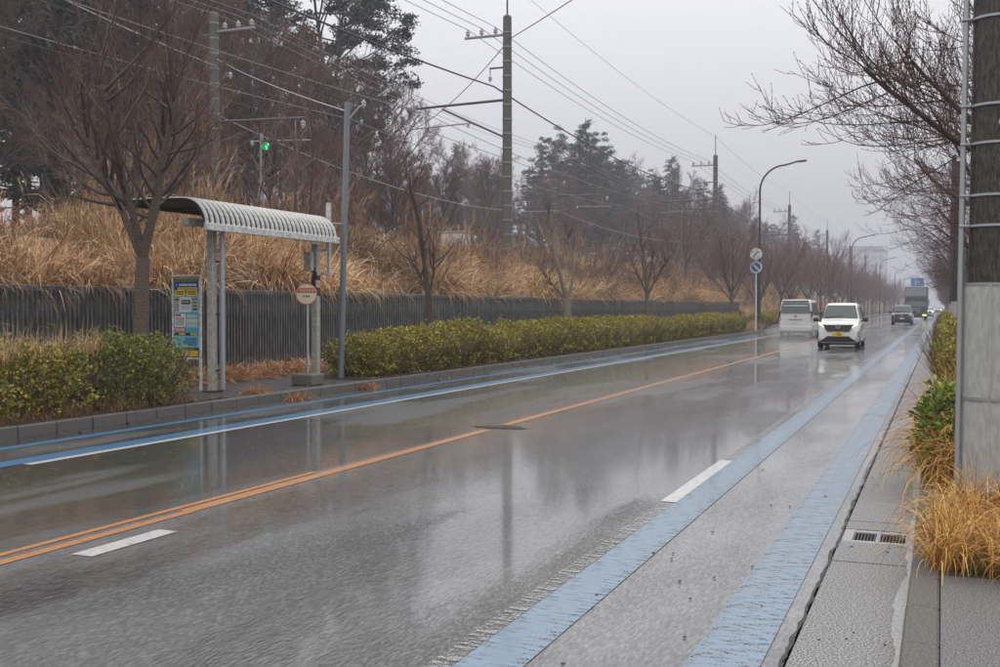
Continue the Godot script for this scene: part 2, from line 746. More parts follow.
func slab(b: Mb, x0: float, x1: float, z0: float, z1: float, y0: float, y1: float) -> void:
	b.box(Vector3((x0 + x1) / 2.0, (y0 + y1) / 2.0, -(z0 + z1) / 2.0), Vector3(x1 - x0, y1 - y0, z1 - z0))


# painted strip with metre-true coordinates
func strip(called: String, m: Material, x0: float, x1: float, z0: float, z1: float, y := 0.004, rag := 0.0) -> void:
	var b := Mb.new()
	var z := z0
	var f := noise(int(absf(x0) * 100.0), 1.3, 2)
	while z < z1 - 0.001:
		var e := minf(z + (0.4 if z < 30.0 else 4.0), z1)
		var a0 := f.get_noise_1d(z * 4.0) * rag
		var a1 := f.get_noise_1d(e * 4.0) * rag
		b.quad(P(x0 + a0, y, z), P(x1 + a0, y, z), P(x1 + a1, y, e), P(x0 + a1, y, e), Vector2(x0, z) * 0.8, Vector2(x1, z) * 0.8, Vector2(x1, e) * 0.8, Vector2(x0, e) * 0.8)
		z = e
	structure(called, b.mesh(m, false, true))


func build_markings() -> void:
	strip("centre_line", M.orange, -5.20, -5.07, 6.6, 12.35)
	strip("centre_line", M.orange, -5.20, -5.07, 12.95, 420.0)
	strip("centre_line", M.orange, -5.30, -5.235, 2.0, 8.6)
	strip("centre_line", M.orange, -5.15, -5.06, 2.0, 6.6)
	strip("lane_dash", M.white_paint, -4.88, -4.72, 5.18, 5.98)
	strip("edge_line_right", M.white_worn, -1.99, -1.885, 1.0, 8.3)
	strip("edge_line_right", M.white_paint, -2.0, -1.88, 8.3, 10.75)
	strip("edge_line_right", M.white_faint, -1.99, -1.885, 10.75, 400.0)
	strip("cycle_line_right", M.blue, -1.88, -1.605, 1.0, 16.0, 0.0045)
	strip("cycle_line_right", M.blue_worn, -1.88, -1.605, 16.0, 400.0, 0.0045)
	strip("cycle_line_right", M.blue_worn, -0.99, -0.69, 1.0, 120.0, 0.0045)
	strip("edge_line_left", M.white_paint, -8.12, -8.0, 8.0, 400.0)
	strip("cycle_line_left", M.blue_left, -8.42, -8.13, 4.0, 400.0)
	strip("cycle_line_left", M.blue_left, -9.28, -9.10, 4.0, 60.0)


# ------------------------------------------------------------------ retaining wall
func build_wall() -> void:
	var root := thing("retaining_wall", "long dark ribbed concrete retaining wall holding back the dry grass bank", "wall")
	var ribs := Mb.new()
	var pitch := 0.1
	var L := 2.0
	var y1 := 1.68
	# plan profile of one panel, ribs proud by 3.5 cm
	var prof := []
	prof.append(Vector2(0.008, -0.03))
	prof.append(Vector2(0.012, 0.0))
	var k := 0
	while k < 20:
		var o := k * pitch
		if k > 0:
			prof.append(Vector2(o, 0.0))
		prof.append(Vector2(o + 0.030 if k > 0 else 0.03, 0.0))
		prof.append(Vector2(o + 0.042, 0.034))
		prof.append(Vector2(o + 0.078, 0.034))
		prof.append(Vector2(o + 0.090, 0.0))
		k += 1
	prof.append(Vector2(L - 0.008, -0.03))
	for e in prof.size() - 1:
		var a: Vector2 = prof[e]
		var c: Vector2 = prof[e + 1]
		ribs.quad(Vector3(a.y, 0, -a.x), Vector3(c.y, 0, -c.x), Vector3(c.y, y1, -c.x), Vector3(a.y, y1, -a.x))
	var m := ribs.mesh(M.wall)
	var cop := Mb.new()
	cop.box(Vector3(-0.10, y1 - 0.0, -1.0), Vector3(0.24, 0.10, 1.985), 0.012)
	var cm := cop.mesh(M.wall)
	for q in 46:
		var p := part("panel", m, root, Vector3(-13.25, 0.12, -(-14.0 + q * L)))
		part("coping", cm, p)
	var back := Mb.new()
	back.box(Vector3(-13.42, 0.9, -32.0), Vector3(0.26, 1.7, 92.0))
	part("backing", back.mesh(M.wall), root)


# ------------------------------------------------------------------ kerbs
func build_kerbs() -> void:
	for side in 2:
		var root := thing("kerb_left" if side == 0 else "kerb_right", "", "")
		root.set_meta("kind", "structure")
		var x := -9.87 if side == 0 else -0.07
		var wide := 0.14 if side == 0 else 0.148
		var top := 0.135 if side == 0 else 0.122
		var mt: Material = M.kerb
		var variants := []
		for e in 4:
			var b := Mb.new()
			b.box(Vector3(0, 0, 0), Vector3(wide - 0.002 * e, 0.34, 0.592 - 0.003 * e), 0.012)
			variants.append(b.mesh(mt))
		var z := -3.0
		var k := 0
		while z < 50.0:
			var p := part("kerb_stone", variants[rng.randi() % 4], root, P(x + rng.randf_range(-0.003, 0.003), top - 0.17 + rng.randf_range(-0.003, 0.003), z + 0.3))
			p.rotation.y = rng.randf_range(-0.004, 0.004)
			z += 0.6
			k += 1
		var far := Mb.new()
		while z < 400.0:
			far.box(P(x, top - 0.17, z + 1.2), Vector3(wide, 0.34, 2.392), 0.01)
			z += 2.4
		var fp := part("kerb_run", far.mesh(mt), root)
		fp.set_meta("kind", "stuff")


# ------------------------------------------------------------------ plants
func bark_mat(rough := 0.75) -> StandardMaterial3D:
	var m := StandardMaterial3D.new()
	m.vertex_color_use_as_albedo = true
	m.roughness = rough
	m.cull_mode = BaseMaterial3D.CULL_DISABLED
	return m


func leaf_mat(rough := 0.55, light := 0.25) -> StandardMaterial3D:
	var m := StandardMaterial3D.new()
	m.vertex_color_use_as_albedo = true
	m.roughness = rough
	m.cull_mode = BaseMaterial3D.CULL_DISABLED
	return m


func plant_mats() -> void:
	if M.has("bark"):
		return
	M.bark = bark_mat()
	var tb := bark_mat()
	tb.albedo_texture = ramp_tex(noise(51, 0.05, 5), 512, 512, [[0.36, Color(0.22, 0.20, 0.18)], [0.5, Color(0.6, 0.57, 0.53)], [0.64, Color(1.0, 0.97, 0.9)]])
	tb.normal_enabled = true
	tb.normal_texture = bump_tex(noise(52, 0.12, 4), 512, 512, 6.0)
	tri_map(tb, 2.2, false)
	tb.uv1_scale = Vector3(3.0, 1.2, 3.0)
	M.trunk = tb
	M.leaf = leaf_mat()
	M.straw = bark_mat(0.7)


func rand_dir(r: RandomNumberGenerator) -> Vector3:
	var z := r.randf_range(-1, 1)
	var a := r.randf() * TAU
	var q := sqrt(1.0 - z * z)
	return Vector3(q * cos(a), z, q * sin(a))


# one curved limb; gives its points
func limb(b: Mb, r: RandomNumberGenerator, p: Vector3, d: Vector3, length: float, r0: float, r1: float, segs: int, sides: int, wander: float, trop: Vector3) -> Array:
	var pts := [p]
	var rad := [r0]
	var q := p
	var dd := d.normalized()
	for k in segs:
		dd = (dd + rand_dir(r) * wander + trop / float(segs)).normalized()
		q = q + dd * (length / segs)
		pts.append(q)
		rad.append(lerpf(r0, r1, float(k + 1) / segs))
	b.tube(pts, rad, sides, false)
	return pts


func along(pts: Array, t: float) -> Vector3:
	var f := clampf(t, 0.0, 0.9999) * (pts.size() - 1)
	var k := int(f)
	return (pts[k] as Vector3).lerp(pts[k + 1], f - k)


func heading(pts: Array, t: float) -> Vector3:
	var k := int(clampf(t, 0.0, 0.9999) * (pts.size() - 1))
	return ((pts[k + 1] as Vector3) - (pts[k] as Vector3)).normalized()


func side_dir(r: RandomNumberGenerator, d: Vector3, angle: float) -> Vector3:
	var s := rand_dir(r)
	s = (s - d * s.dot(d)).normalized()
	return (d * cos(angle) + s * sin(angle)).normalized()


# recursive branching; spec: list of levels {n, len, ang, rad, segs, sides, wander, trop, from, col}
func branch(b: Mb, r: RandomNumberGenerator, pts: Array, r0: float, length: float, spec: Array, level: int) -> void:
	if level >= spec.size():
		return
	var s: Dictionary = spec[level]
	var n: int = s.n
	for k in n:
		var t := lerpf(s.from, 1.0, (k + r.randf()) / n)
		var p := along(pts, t)
		var d := side_dir(r, heading(pts, t), deg_to_rad(s.ang * r.randf_range(0.6, 1.3)))
		var l: float = length * s.len * r.randf_range(0.55, 1.2) * (1.15 - 0.45 * t)
		var rr: float = maxf(r0 * s.rad * (1.1 - 0.4 * t), s.get("least", 0.004))
		var cc: Color = s.col
		b.col = cc * r.randf_range(0.75, 1.3)
		b.col.a = 1.0
		var q := limb(b, r, p, d, l, rr, rr * s.get("tip", 0.45), s.segs, s.sides, s.wander, s.trop)
		branch(b, r, q, rr, l, spec, level + 1)


func wood_colour(k: int) -> Color:
	return [Color(0.060, 0.042, 0.034), Color(0.085, 0.055, 0.045), Color(0.115, 0.065, 0.05), Color(0.145, 0.075, 0.058)][k]


# tall bare tree of the wood; trunk and crown
func bare_wood_tree(sd: int, high: float, dense: float, tint: Color) -> Node3D:
	var r := RandomNumberGenerator.new()
	r.seed = sd
	var root := Node3D.new()
	root.name = "bare_tree"
	var t := Mb.new()
	t.col = Color(0.06, 0.048, 0.042)
	var pts := limb(t, r, Vector3(0, -0.5, 0), Vector3(0, 1, 0), high * 0.8, high * 0.0105, high * 0.004, 9, 8, 0.06, Vector3(0, 0.2, 0))
	part("trunk", t.mesh(M.bark, true), root)
	var c := Mb.new()
	var sp := [
		{"n": int(17 * dense), "len": 0.42, "ang": 48.0, "rad": 0.5, "segs": 6, "sides": 5, "wander": 0.13, "trop": Vector3(0, 0.65, 0), "from": 0.12, "col": Color(0.062, 0.045, 0.038) * tint},
		{"n": 8, "len": 0.42, "ang": 42.0, "rad": 0.5, "segs": 4, "sides": 4, "wander": 0.16, "trop": Vector3(0, 0.4, 0), "from": 0.25, "col": Color(0.08, 0.058, 0.05) * tint},
		{"n": 11, "len": 0.5, "ang": 44.0, "rad": 0.45, "segs": 3, "sides": 3, "wander": 0.2, "trop": Vector3(0, 0.35, 0), "from": 0.1, "col": Color(0.115, 0.07, 0.054) * tint, "least": 0.014},
		{"n": 8, "len": 0.7, "ang": 46.0, "rad": 0.5, "segs": 2, "sides": 3, "wander": 0.2, "trop": Vector3(0, 0.2, 0), "from": 0.1, "col": Color(0.145, 0.085, 0.063) * tint, "least": 0.009},
	]
	branch(c, r, pts, high * 0.0105, high * 0.9, sp, 0)
	part("crown", c.mesh(M.bark, true), root)
	return root


func leaf_tri(b: Mb, p: Vector3, d: Vector3, s: Vector3, l: float, w: float) -> void:
	var tip := p + d * l
	var m1 := p + d * (l * 0.45) + s * w
	var m2 := p + d * (l * 0.45) - s * w
	var nn := d.cross(s).normalized()
	var k := b.vert(p, nn)
	b.vert(m1, nn)
	b.vert(tip, nn)
	b.vert(m2, nn)
	b.i.append_array([k, k + 1, k + 2, k, k + 2, k + 3])


# dark conifer with drooping sprays
func conifer(sd: int, high: float, wide: float, clear: float) -> Node3D:
	var r := RandomNumberGenerator.new()
	r.seed = sd
	var root := Node3D.new()
	root.name = "conifer"
	var t := Mb.new()
	t.col = Color(0.045, 0.034, 0.028)
	var pts := limb(t, r, Vector3(0, -0.5, 0), Vector3(0, 1, 0), high, high * 0.013, 0.04, 8, 8, 0.015, Vector3.ZERO)
	part("trunk", t.mesh(M.bark, true), root)
	var c := Mb.new()
	var n := int(high * 5.0)
	for k in n:
		var f := float(k) / n
		var y := lerpf(clear, 0.985, f)
		var p := along(pts, y)
		var reach := wide * pow(1.0 - (y - clear) / (1.02 - clear), 0.62) * r.randf_range(0.55, 1.12) + 0.25
		var a := r.randf() * TAU
		var d := Vector3(cos(a), r.randf_range(-0.05, 0.35), sin(a))
		c.col = Color(0.05, 0.038, 0.03)
		var q := limb(c, r, p, d, reach, 0.045, 0.012, 4, 3, 0.10, Vector3(0, -0.25, 0))
		var m := int(reach * 34.0)
		for e in m:
			var s := r.randf_range(0.15, 1.0)
			var o := along(q, s) + rand_dir(r) * (0.12 + 0.30 * s) * Vector3(1, 0.55, 1)
			var g := r.randf_range(0.6, 1.5)
			c.col = Color(0.022 * g, 0.034 * g, 0.022 * g)
			var dd := (heading(q, s) + rand_dir(r) * 0.8 + Vector3(0, -0.25, 0)).normalized()
			leaf_tri(c, o, dd, side_dir(r, dd, PI / 2), r.randf_range(0.22, 0.5), r.randf_range(0.03, 0.085))
	part("crown", c.mesh(M.leaf, true), root)
	return root


# evergreen with flat, separate foliage clouds on open limbs
func evergreen(sd: int, high: float, tone := Color(0.03, 0.041, 0.025)) -> Node3D:
	var r := RandomNumberGenerator.new()
	r.seed = sd
	var root := Node3D.new()
	root.name = "evergreen_tree"
	var t := Mb.new()
	t.col = Color(0.06, 0.048, 0.04)
	var pts := limb(t, r, Vector3(0, -0.5, 0), Vector3(0.06, 1, 0), high * 0.92, high * 0.013, 0.06, 9, 8, 0.05, Vector3.ZERO)
	part("trunk", t.mesh(M.bark, true), root)
	var c := Mb.new()
	for k in 36:
		var y := lerpf(0.36, 1.0, k / 35.0)
		c.col = Color(0.06, 0.048, 0.04)
		var d := side_dir(r, Vector3.UP, deg_to_rad(r.randf_range(48, 85)))
		var l := high * (0.13 + 0.20 * sin(PI * clampf((y - 0.3) / 0.75, 0, 1))) * r.randf_range(0.6, 1.15)
		var q := limb(c, r, along(pts, y), d, l, 0.07, 0.02, 5, 4, 0.16, Vector3(0, 0.35, 0))
		for e in 5:
			var f := 0.42 + 0.58 * (e + r.randf()) / 5.0
			c.col = Color(0.055, 0.045, 0.038)
			var q2 := limb(c, r, along(q, f), side_dir(r, heading(q, f), 0.8), l * 0.3, 0.025, 0.01, 3, 3, 0.2, Vector3(0, 0.3, 0))
			var hub: Vector3 = q2[3]
			var big := r.randf_range(0.45, 0.95)
			for w in 130:
				var o := hub + rand_dir(r) * Vector3(big, big * 0.45, big) * pow(r.randf(), 0.45)
				var g := r.randf_range(0.55, 1.6)
				c.col = Color(tone.r * g, tone.g * g, tone.b * g)
				var dd := (rand_dir(r) + Vector3(0, 0.3, 0)).normalized()
				leaf_tri(c, o, dd, side_dir(r, dd, PI / 2), r.randf_range(0.14, 0.32), r.randf_range(0.035, 0.085))
	part("crown", c.mesh(M.leaf, true), root)
	return root


func place(proto: Node3D, at: Vector3, turn: float, size: float, label: String, category: String, group: String) -> Node3D:
	var o := proto.duplicate()
	var base := String(proto.name)
	o.name = numbered(base)
	add_child(o)
	o.position = at
	o.rotation.y = turn
	o.scale = Vector3.ONE * size
	return tag(o, label, category, group)


func build_woods() -> void:
	plant_mats()
	var bare := [bare_wood_tree(101, 17.0, 1.0, Color(1, 1, 1)), bare_wood_tree(102, 15.0, 1.15, Color(1.25, 1.0, 0.92)), bare_wood_tree(103, 18.0, 0.9, Color(0.95, 1.0, 1.02))]
	var con := [conifer(111, 19.0, 2.7, 0.16), conifer(112, 21.0, 3.1, 0.30), conifer(113, 17.0, 3.3, 0.10)]
	var ev := [evergreen(121, 21.0), evergreen(122, 16.0, Color(0.03, 0.043, 0.027))]
	var r := RandomNumberGenerator.new()
	r.seed = 7
	var gl := "trees of the wood behind the railway"
	var gh := "trees of the hazy hillside along the railway"
	# near wood: [x, z, kind, which, size]
	var near := [
		[-47, 33, 1, 1, 1.05], [-50, 37, 1, 0, 1.1], [-45, 38.5, 1, 1, 0.95], [-52, 43, 1, 1, 1.15], [-47, 46, 1, 0, 1.0], [-55, 50, 1, 1, 1.1], [-50, 53, 1, 2, 1.2], [-53, 60, 1, 0, 1.15], [-56, 68, 1, 2, 1.2], [-44, 30, 1, 1, 1.0],
		[-52, 70, 1, 1, 1.05], [-58, 78, 1, 0, 1.1], [-60, 60, 1, 1, 1.2], [-64, 72, 1, 2, 1.2], [-62, 50, 1, 0, 1.2], [-66, 84, 1, 1, 1.1],
		[-41, 71, 3, 0, 1.16], [-45, 74, 3, 0, 1.1], [-48, 62, 3, 1, 1.3], [-39, 40, 1, 1, 1.0], [-42, 44, 1, 0, 1.15], [-40, 47, 1, 1, 1.05], [-43, 51, 1, 2, 1.25], [-38, 36, 1, 0, 1.05], [-44, 58, 1, 2, 1.2], [-46, 66, 1, 1, 1.1], [-50, 80, 1, 2, 1.1], [-46, 55, 3, 1, 1.3],
		[-37, 28, 0, 2, 1.1], [-36, 33, 0, 0, 0.9], [-41, 43, 0, 1, 1.15], [-37, 47, 0, 0, 1.0], [-40, 51, 0, 1, 1.15], [-36, 54, 0, 1, 0.95], [-38, 59, 0, 1, 1.05], [-35, 62, 0, 0, 0.8], [-39, 67, 0, 1, 1.0],
		[-36, 69, 0, 1, 0.85], [-40, 73, 0, 0, 0.95], [-37, 75, 0, 1, 0.55], [-34, 50, 0, 2, 0.8], [-33.5, 58, 0, 1, 0.62], [-34, 66, 0, 1, 0.6], [-33, 42, 0, 1, 0.7], [-33, 72, 0, 2, 0.5], [-43, 55, 0, 1, 1.2], [-44, 48, 0, 0, 1.2], [-42, 36, 0, 1, 1.2],
	]
	for a in near:
		var x: float = a[0]
		var z: float = a[1]
		var at := P(x, bank_height(x, z), z)
		match int(a[2]):
			0:
				place(bare[a[3]], at, r.randf() * TAU, a[4], "tall bare brown tree in the wood behind the green rail signal", "tree", gl + ", leafless")
			1:
				place(con[a[3]], at, r.randf() * TAU, a[4], "tall dark conifer crowded in the wood behind the large street tree", "tree", gl + ", conifers")
			3:
				place(ev[a[3]], at, r.randf() * TAU, a[4], "big evergreen with cloudy dark foliage rising above the bare wood", "tree", gl + ", broad evergreens")
	# hillside along the line, fading into the rain
	var z := 96.0
	while z < 420.0:
		var rows := 5
		for k in rows:
			var x := -37.0 - k * 7.5 - r.randf_range(-2.5, 2.5)
			var zz := z + r.randf_range(-4, 4)
			if zz < 118.0 and x > -42.0 and r.randf() < 0.4:
				continue
			var at := P(x, bank_height(x, zz), zz)
			var pick := r.randf()
			if pick < 0.46 and zz > 132.0:
				place(con[r.randi() % 3], at, r.randf() * TAU, r.randf_range(0.8, 1.12), "hazy dark conifer on the hillside beyond the railway", "tree", gh + ", conifers")
			elif pick < 0.58 and zz > 132.0:
				place(ev[r.randi() % 2], at, r.randf() * TAU, r.randf_range(0.8, 1.05), "hazy round evergreen on the hillside beyond the railway", "tree", gh + ", broad evergreens")
			else:
				place(bare[r.randi() % 3], at, r.randf() * TAU, r.randf_range(0.75, 1.1) * (0.66 if zz < 132.0 else 1.0), "hazy bare tree on the hillside beyond the railway", "tree", gh + ", leafless")
		z += 8.0 if z < 220.0 else 13.0
	for q in [bare, con, ev]:
		for o in q:
			o.free()


# ------------------------------------------------------------------ dry grass
func blade(b: Mb, r: RandomNumberGenerator, p: Vector3, d: Vector3, length: float, w: float, droop: float, segs: int) -> void:
	var side := d.cross(Vector3.UP)
	if side.length() < 0.05:
		side = Vector3.RIGHT
	side = (side.normalized() + rand_dir(r) * 0.5).normalized()
	var q := p
	var dd := d.normalized()
	var first := b.v.size()
	for k in segs + 1:
		var f := float(k) / segs
		var ww := w * (1.0 - f * f) + 0.001
		var nn := dd.cross(side).normalized()
		b.vert(q - side * ww, nn)
		b.vert(q + side * ww, nn)
		dd = (dd + Vector3(0, -droop / segs * (0.4 + 1.3 * f), 0) + rand_dir(r) * 0.10).normalized()
		q = q + dd * (length / segs)
	for k in segs:
		var a := first + k * 2
		b.i.append_array([a, a + 1, a + 3, a, a + 3, a + 2])


func tuft(sd: int, n: int, l0: float, l1: float, spread: float, wide: float, droop: float, cols: Array, segs := 4, lean := Vector3.ZERO, plumes := 0) -> ArrayMesh:
	var r := RandomNumberGenerator.new()
	r.seed = sd
	var b := Mb.new()
	for k in n:
		var a := r.randf() * TAU
		var q := sqrt(r.randf())
		var p := Vector3(cos(a), 0, sin(a)) * q * spread
		var d := (Vector3(cos(a), 0, sin(a)) * q * r.randf_range(0.1, 0.75) + Vector3(0, 1, 0) + rand_dir(r) * 0.22 + lean).normalized()
		var cc: Color = cols[r.randi() % cols.size()]
		var g := r.randf_range(0.7, 1.3)
		b.col = Color(cc.r * g, cc.g * g, cc.b * g)
		blade(b, r, p, d, r.randf_range(l0, l1), wide * r.randf_range(0.6, 1.2), droop * r.randf_range(0.5, 1.5), segs)
	for k in plumes:
		var a := r.randf() * TAU
		var p := Vector3(cos(a), 0, sin(a)) * r.randf() * spread
		b.col = Color(0.30, 0.19, 0.09)
		var q := limb(b, r, p, Vector3(r.randf_range(-0.2, 0.2), 1, r.randf_range(-0.2, 0.2)), l1 * r.randf_range(1.0, 1.35), 0.006, 0.003, 4, 3, 0.05, Vector3(r.randf_range(-0.5, 0.5), -0.1, r.randf_range(-0.5, 0.5)))
		for e in 12:
			var f := 0.78 + 0.22 * e / 12.0
			var g := r.randf_range(0.8, 1.2)
			b.col = Color(0.36 * g, 0.26 * g, 0.15 * g)
			blade(b, r, along(q, f), (heading(q, f) + rand_dir(r) * 0.4).normalized(), 0.18, 0.006, 0.8, 2)
	return b.mesh(M.straw, true)


func build_bank() -> void:
	var straw := [Color(0.53, 0.31, 0.15), Color(0.64, 0.42, 0.22), Color(0.38, 0.205, 0.095), Color(0.72, 0.52, 0.31), Color(0.20, 0.105, 0.052), Color(0.46, 0.36, 0.24), Color(0.30, 0.235, 0.165)]
	var r := RandomNumberGenerator.new()
	r.seed = 21
	var thin := noise(61, 0.10, 2)
	for variant in 5:
		var m: ArrayMesh
		if variant < 3:
			m = tuft(200 + variant, 64, 0.7, 1.35, 0.30, 0.0085, 2.3, straw, 5, Vector3(0.12, 0, 0.05), 1 if variant == 1 else 0)
		elif variant == 3:
			m = tuft(203, 44, 0.9, 1.8, 0.22, 0.008, 1.7, straw, 5, Vector3(0.05, 0, 0), 3)
		else:
			m = tuft(204, 60, 0.45, 0.9, 0.4, 0.008, 2.8, straw, 4, Vector3(0.12, 0, 0))
		var tf := []
		var cols := []
		var n: int = [1400, 1400, 1400, 420, 200][variant]
		for k in n:
			var z := 8.0 + 140.0 * pow(r.randf(), 1.5)
			var d := 0.3 + 5.4 * pow(r.randf(), 1.2 if variant < 4 else 2.2)
			if variant == 3:
				d = r.randf_range(2.2, 5.4)
			if variant == 4:
				d = r.randf_range(0.3, 1.4)
			if variant < 4 and thin.get_noise_2d(z, d) < -0.38:
				continue
			var x := -13.38 - d
			var size := clampf(0.95 + 0.45 * thin.get_noise_2d(z * 2.3, d + 90.0) + r.randfn(0.0, 0.14), 0.5, 1.45)
			var bs := Basis(Vector3.UP, thin.get_noise_2d(z, d * 3.0) * 4.0 + r.randf_range(-0.8, 0.8)) * Basis(Vector3.RIGHT, r.randf_range(-0.3, 0.3))
			if variant == 3:
				bs = Basis(Vector3.UP, r.randf() * TAU)
			tf.append(Transform3D(bs.scaled(Vector3.ONE * size), P(x, bank_height(x, z) - 0.03, z)))
			var g := clampf(0.95 + 0.55 * thin.get_noise_2d(z * 1.7 + 50.0, d * 2.0) + r.randfn(0.0, 0.16), 0.45, 1.4)
			cols.append(Color(g, g * r.randf_range(0.9, 1.04), g * r.randf_range(0.8, 1.05)))
		var o := scatter("dry_grass", m, tf, cols)
		tag(o, ["dense straw coloured pampas grass drooping on the bank behind the wall", "tawny long grass matted over the railway bank", "rust brown reedy grass filling the railway bank", "tall feathery plume grass standing along the top of the bank", "short straw grass hanging over the edge of the concrete wall"][variant], "grass", "", "stuff")
	# leafless brush on the bank
	var brush := []
	for k in 3:
		var q := RandomNumberGenerator.new()
		q.seed = 300 + k
		var root := Node3D.new()
		root.name = "bare_bush"
		var b := Mb.new()
		for e in 34:
			var a := q.randf() * TAU
			b.col = Color(0.07, 0.045, 0.042) * q.randf_range(0.7, 1.3)
			var s := limb(b, q, Vector3(cos(a), 0, sin(a)) * 0.35 * q.randf(), Vector3(cos(a) * 0.7, 1.0, sin(a) * 0.7), q.randf_range(0.7, 1.5), 0.011, 0.005, 4, 3, 0.2, Vector3(0, 0.1, 0))
			branch(b, q, s, 0.011, 1.0, [
				{"n": 7, "len": 0.42, "ang": 45.0, "rad": 0.6, "segs": 3, "sides": 3, "wander": 0.25, "trop": Vector3(0, 0.2, 0), "from": 0.25, "col": Color(0.16, 0.10, 0.09), "least": 0.005},
				{"n": 5, "len": 0.5, "ang": 45.0, "rad": 0.6, "segs": 2, "sides": 3, "wander": 0.25, "trop": Vector3(0, 0.1, 0), "from": 0.25, "col": Color(0.19, 0.115, 0.10), "least": 0.004}], 0)
		part("branches", b.mesh(M.bark, true), root)
		brush.append(root)
	var spots := [[-15.2, 31.0, 1.0], [-15.8, 33.5, 1.15], [-15.0, 36.0, 0.9], [-16.2, 38.0, 1.2], [-15.4, 42.0, 1.2], [-15.0, 44.5, 1.0], [-15.6, 47.0, 1.15], [-15.8, 50.0, 1.2], [-15.2, 53.5, 1.2], [-14.8, 55.0, 1.0], [-15.4, 58.0, 1.1], [-16.2, 28.0, 1.1], [-16.6, 25.0, 1.0], [-15.0, 68.0, 1.2], [-15.6, 71.0, 1.2], [-14.6, 74.0, 1.0], [-16.0, 83.0, 1.3], [-15.0, 88.0, 1.2], [-15.5, 97.0, 1.3], [-14.6, 104.0, 1.2], [-16.5, 22.0, 0.8], [-14.4, 49.0, 0.9], [-14.6, 61.0, 1.1], [-15.8, 63.5, 1.3], [-14.3, 65.5, 0.9], [-16.0, 66.0, 1.4], [-14.9, 78.0, 1.2], [-14.4, 81.0, 1.1], [-16.4, 76.0, 1.4], [-14.8, 92.0, 1.2], [-15.8, 110.0, 1.4], [-14.5, 116.0, 1.3], [-15.6, 122.0, 1.5], [-16.6, 56.0, 1.4], [-16.8, 46.0, 1.3], [-14.7, 40.0, 0.8]]
	for s in spots:
		place(brush[r.randi() % 3], P(s[0], bank_height(s[0], s[1]) - 0.05, s[1]), r.randf() * TAU, s[2], "leafless dark bramble bush among the dry grass on the bank", "bush", "bare bushes on the railway bank")
	# taller leafless saplings leaning over the bank
	for k in 2:
		var q := RandomNumberGenerator.new()
		q.seed = 320 + k
		var root := Node3D.new()
		root.name = "bare_sapling"
		var b := Mb.new()
		var stems := Mb.new()
		for e in 5:
			stems.col = Color(0.075, 0.055, 0.045)
			var s := limb(stems, q, Vector3(q.randf_range(-0.3, 0.3), 0, q.randf_range(-0.3, 0.3)), Vector3(q.randf_range(-0.6, 0.6), 1.3, q.randf_range(-0.6, 0.6)), q.randf_range(3.2, 5.2), 0.035, 0.01, 7, 5, 0.10, Vector3(0, 0.1, 0))
			branch(b, q, s, 0.03, 2.4, [
				{"n": 11, "len": 0.5, "ang": 45.0, "rad": 0.5, "segs": 4, "sides": 3, "wander": 0.16, "trop": Vector3(0, 0.3, 0), "from": 0.2, "col": Color(0.15, 0.10, 0.08), "least": 0.008},
				{"n": 7, "len": 0.5, "ang": 40.0, "rad": 0.6, "segs": 2, "sides": 3, "wander": 0.2, "trop": Vector3(0, 0.2, 0), "from": 0.2, "col": Color(0.20, 0.125, 0.095), "least": 0.0055}], 0)
		part("stems", stems.mesh(M.bark, true), root)
		part("twigs", b.mesh(M.bark, true), root)
		brush.append(root)
	for s in [[-19.0, 22.0, 1.15, 3], [-20.0, 26.5, 1.2, 4], [-19.5, 31.0, 1.25, 3], [-20.5, 29.0, 1.3, 4], [-22.0, 36.0, 1.2, 3], [-21.0, 24.0, 1.1, 4], [-24.0, 40.0, 1.2, 4]]:
		place(brush[s[3]], P(s[0], bank_height(s[0], s[1]) - 0.05, s[1]), r.randf() * TAU, s[2], "many stemmed bare sapling rising from the bank behind the bus shelter", "sapling", "bare saplings on the railway bank")
	for o in brush:
		o.free()


# ------------------------------------------------------------------ street trees
func bud(b: Mb, r: RandomNumberGenerator, p: Vector3, d: Vector3, l: float) -> void:
	var s := side_dir(r, d, PI / 2)
	leaf_tri(b, p, d, s, l, l * 0.28)
	leaf_tri(b, p, d, d.cross(s), l, l * 0.28)


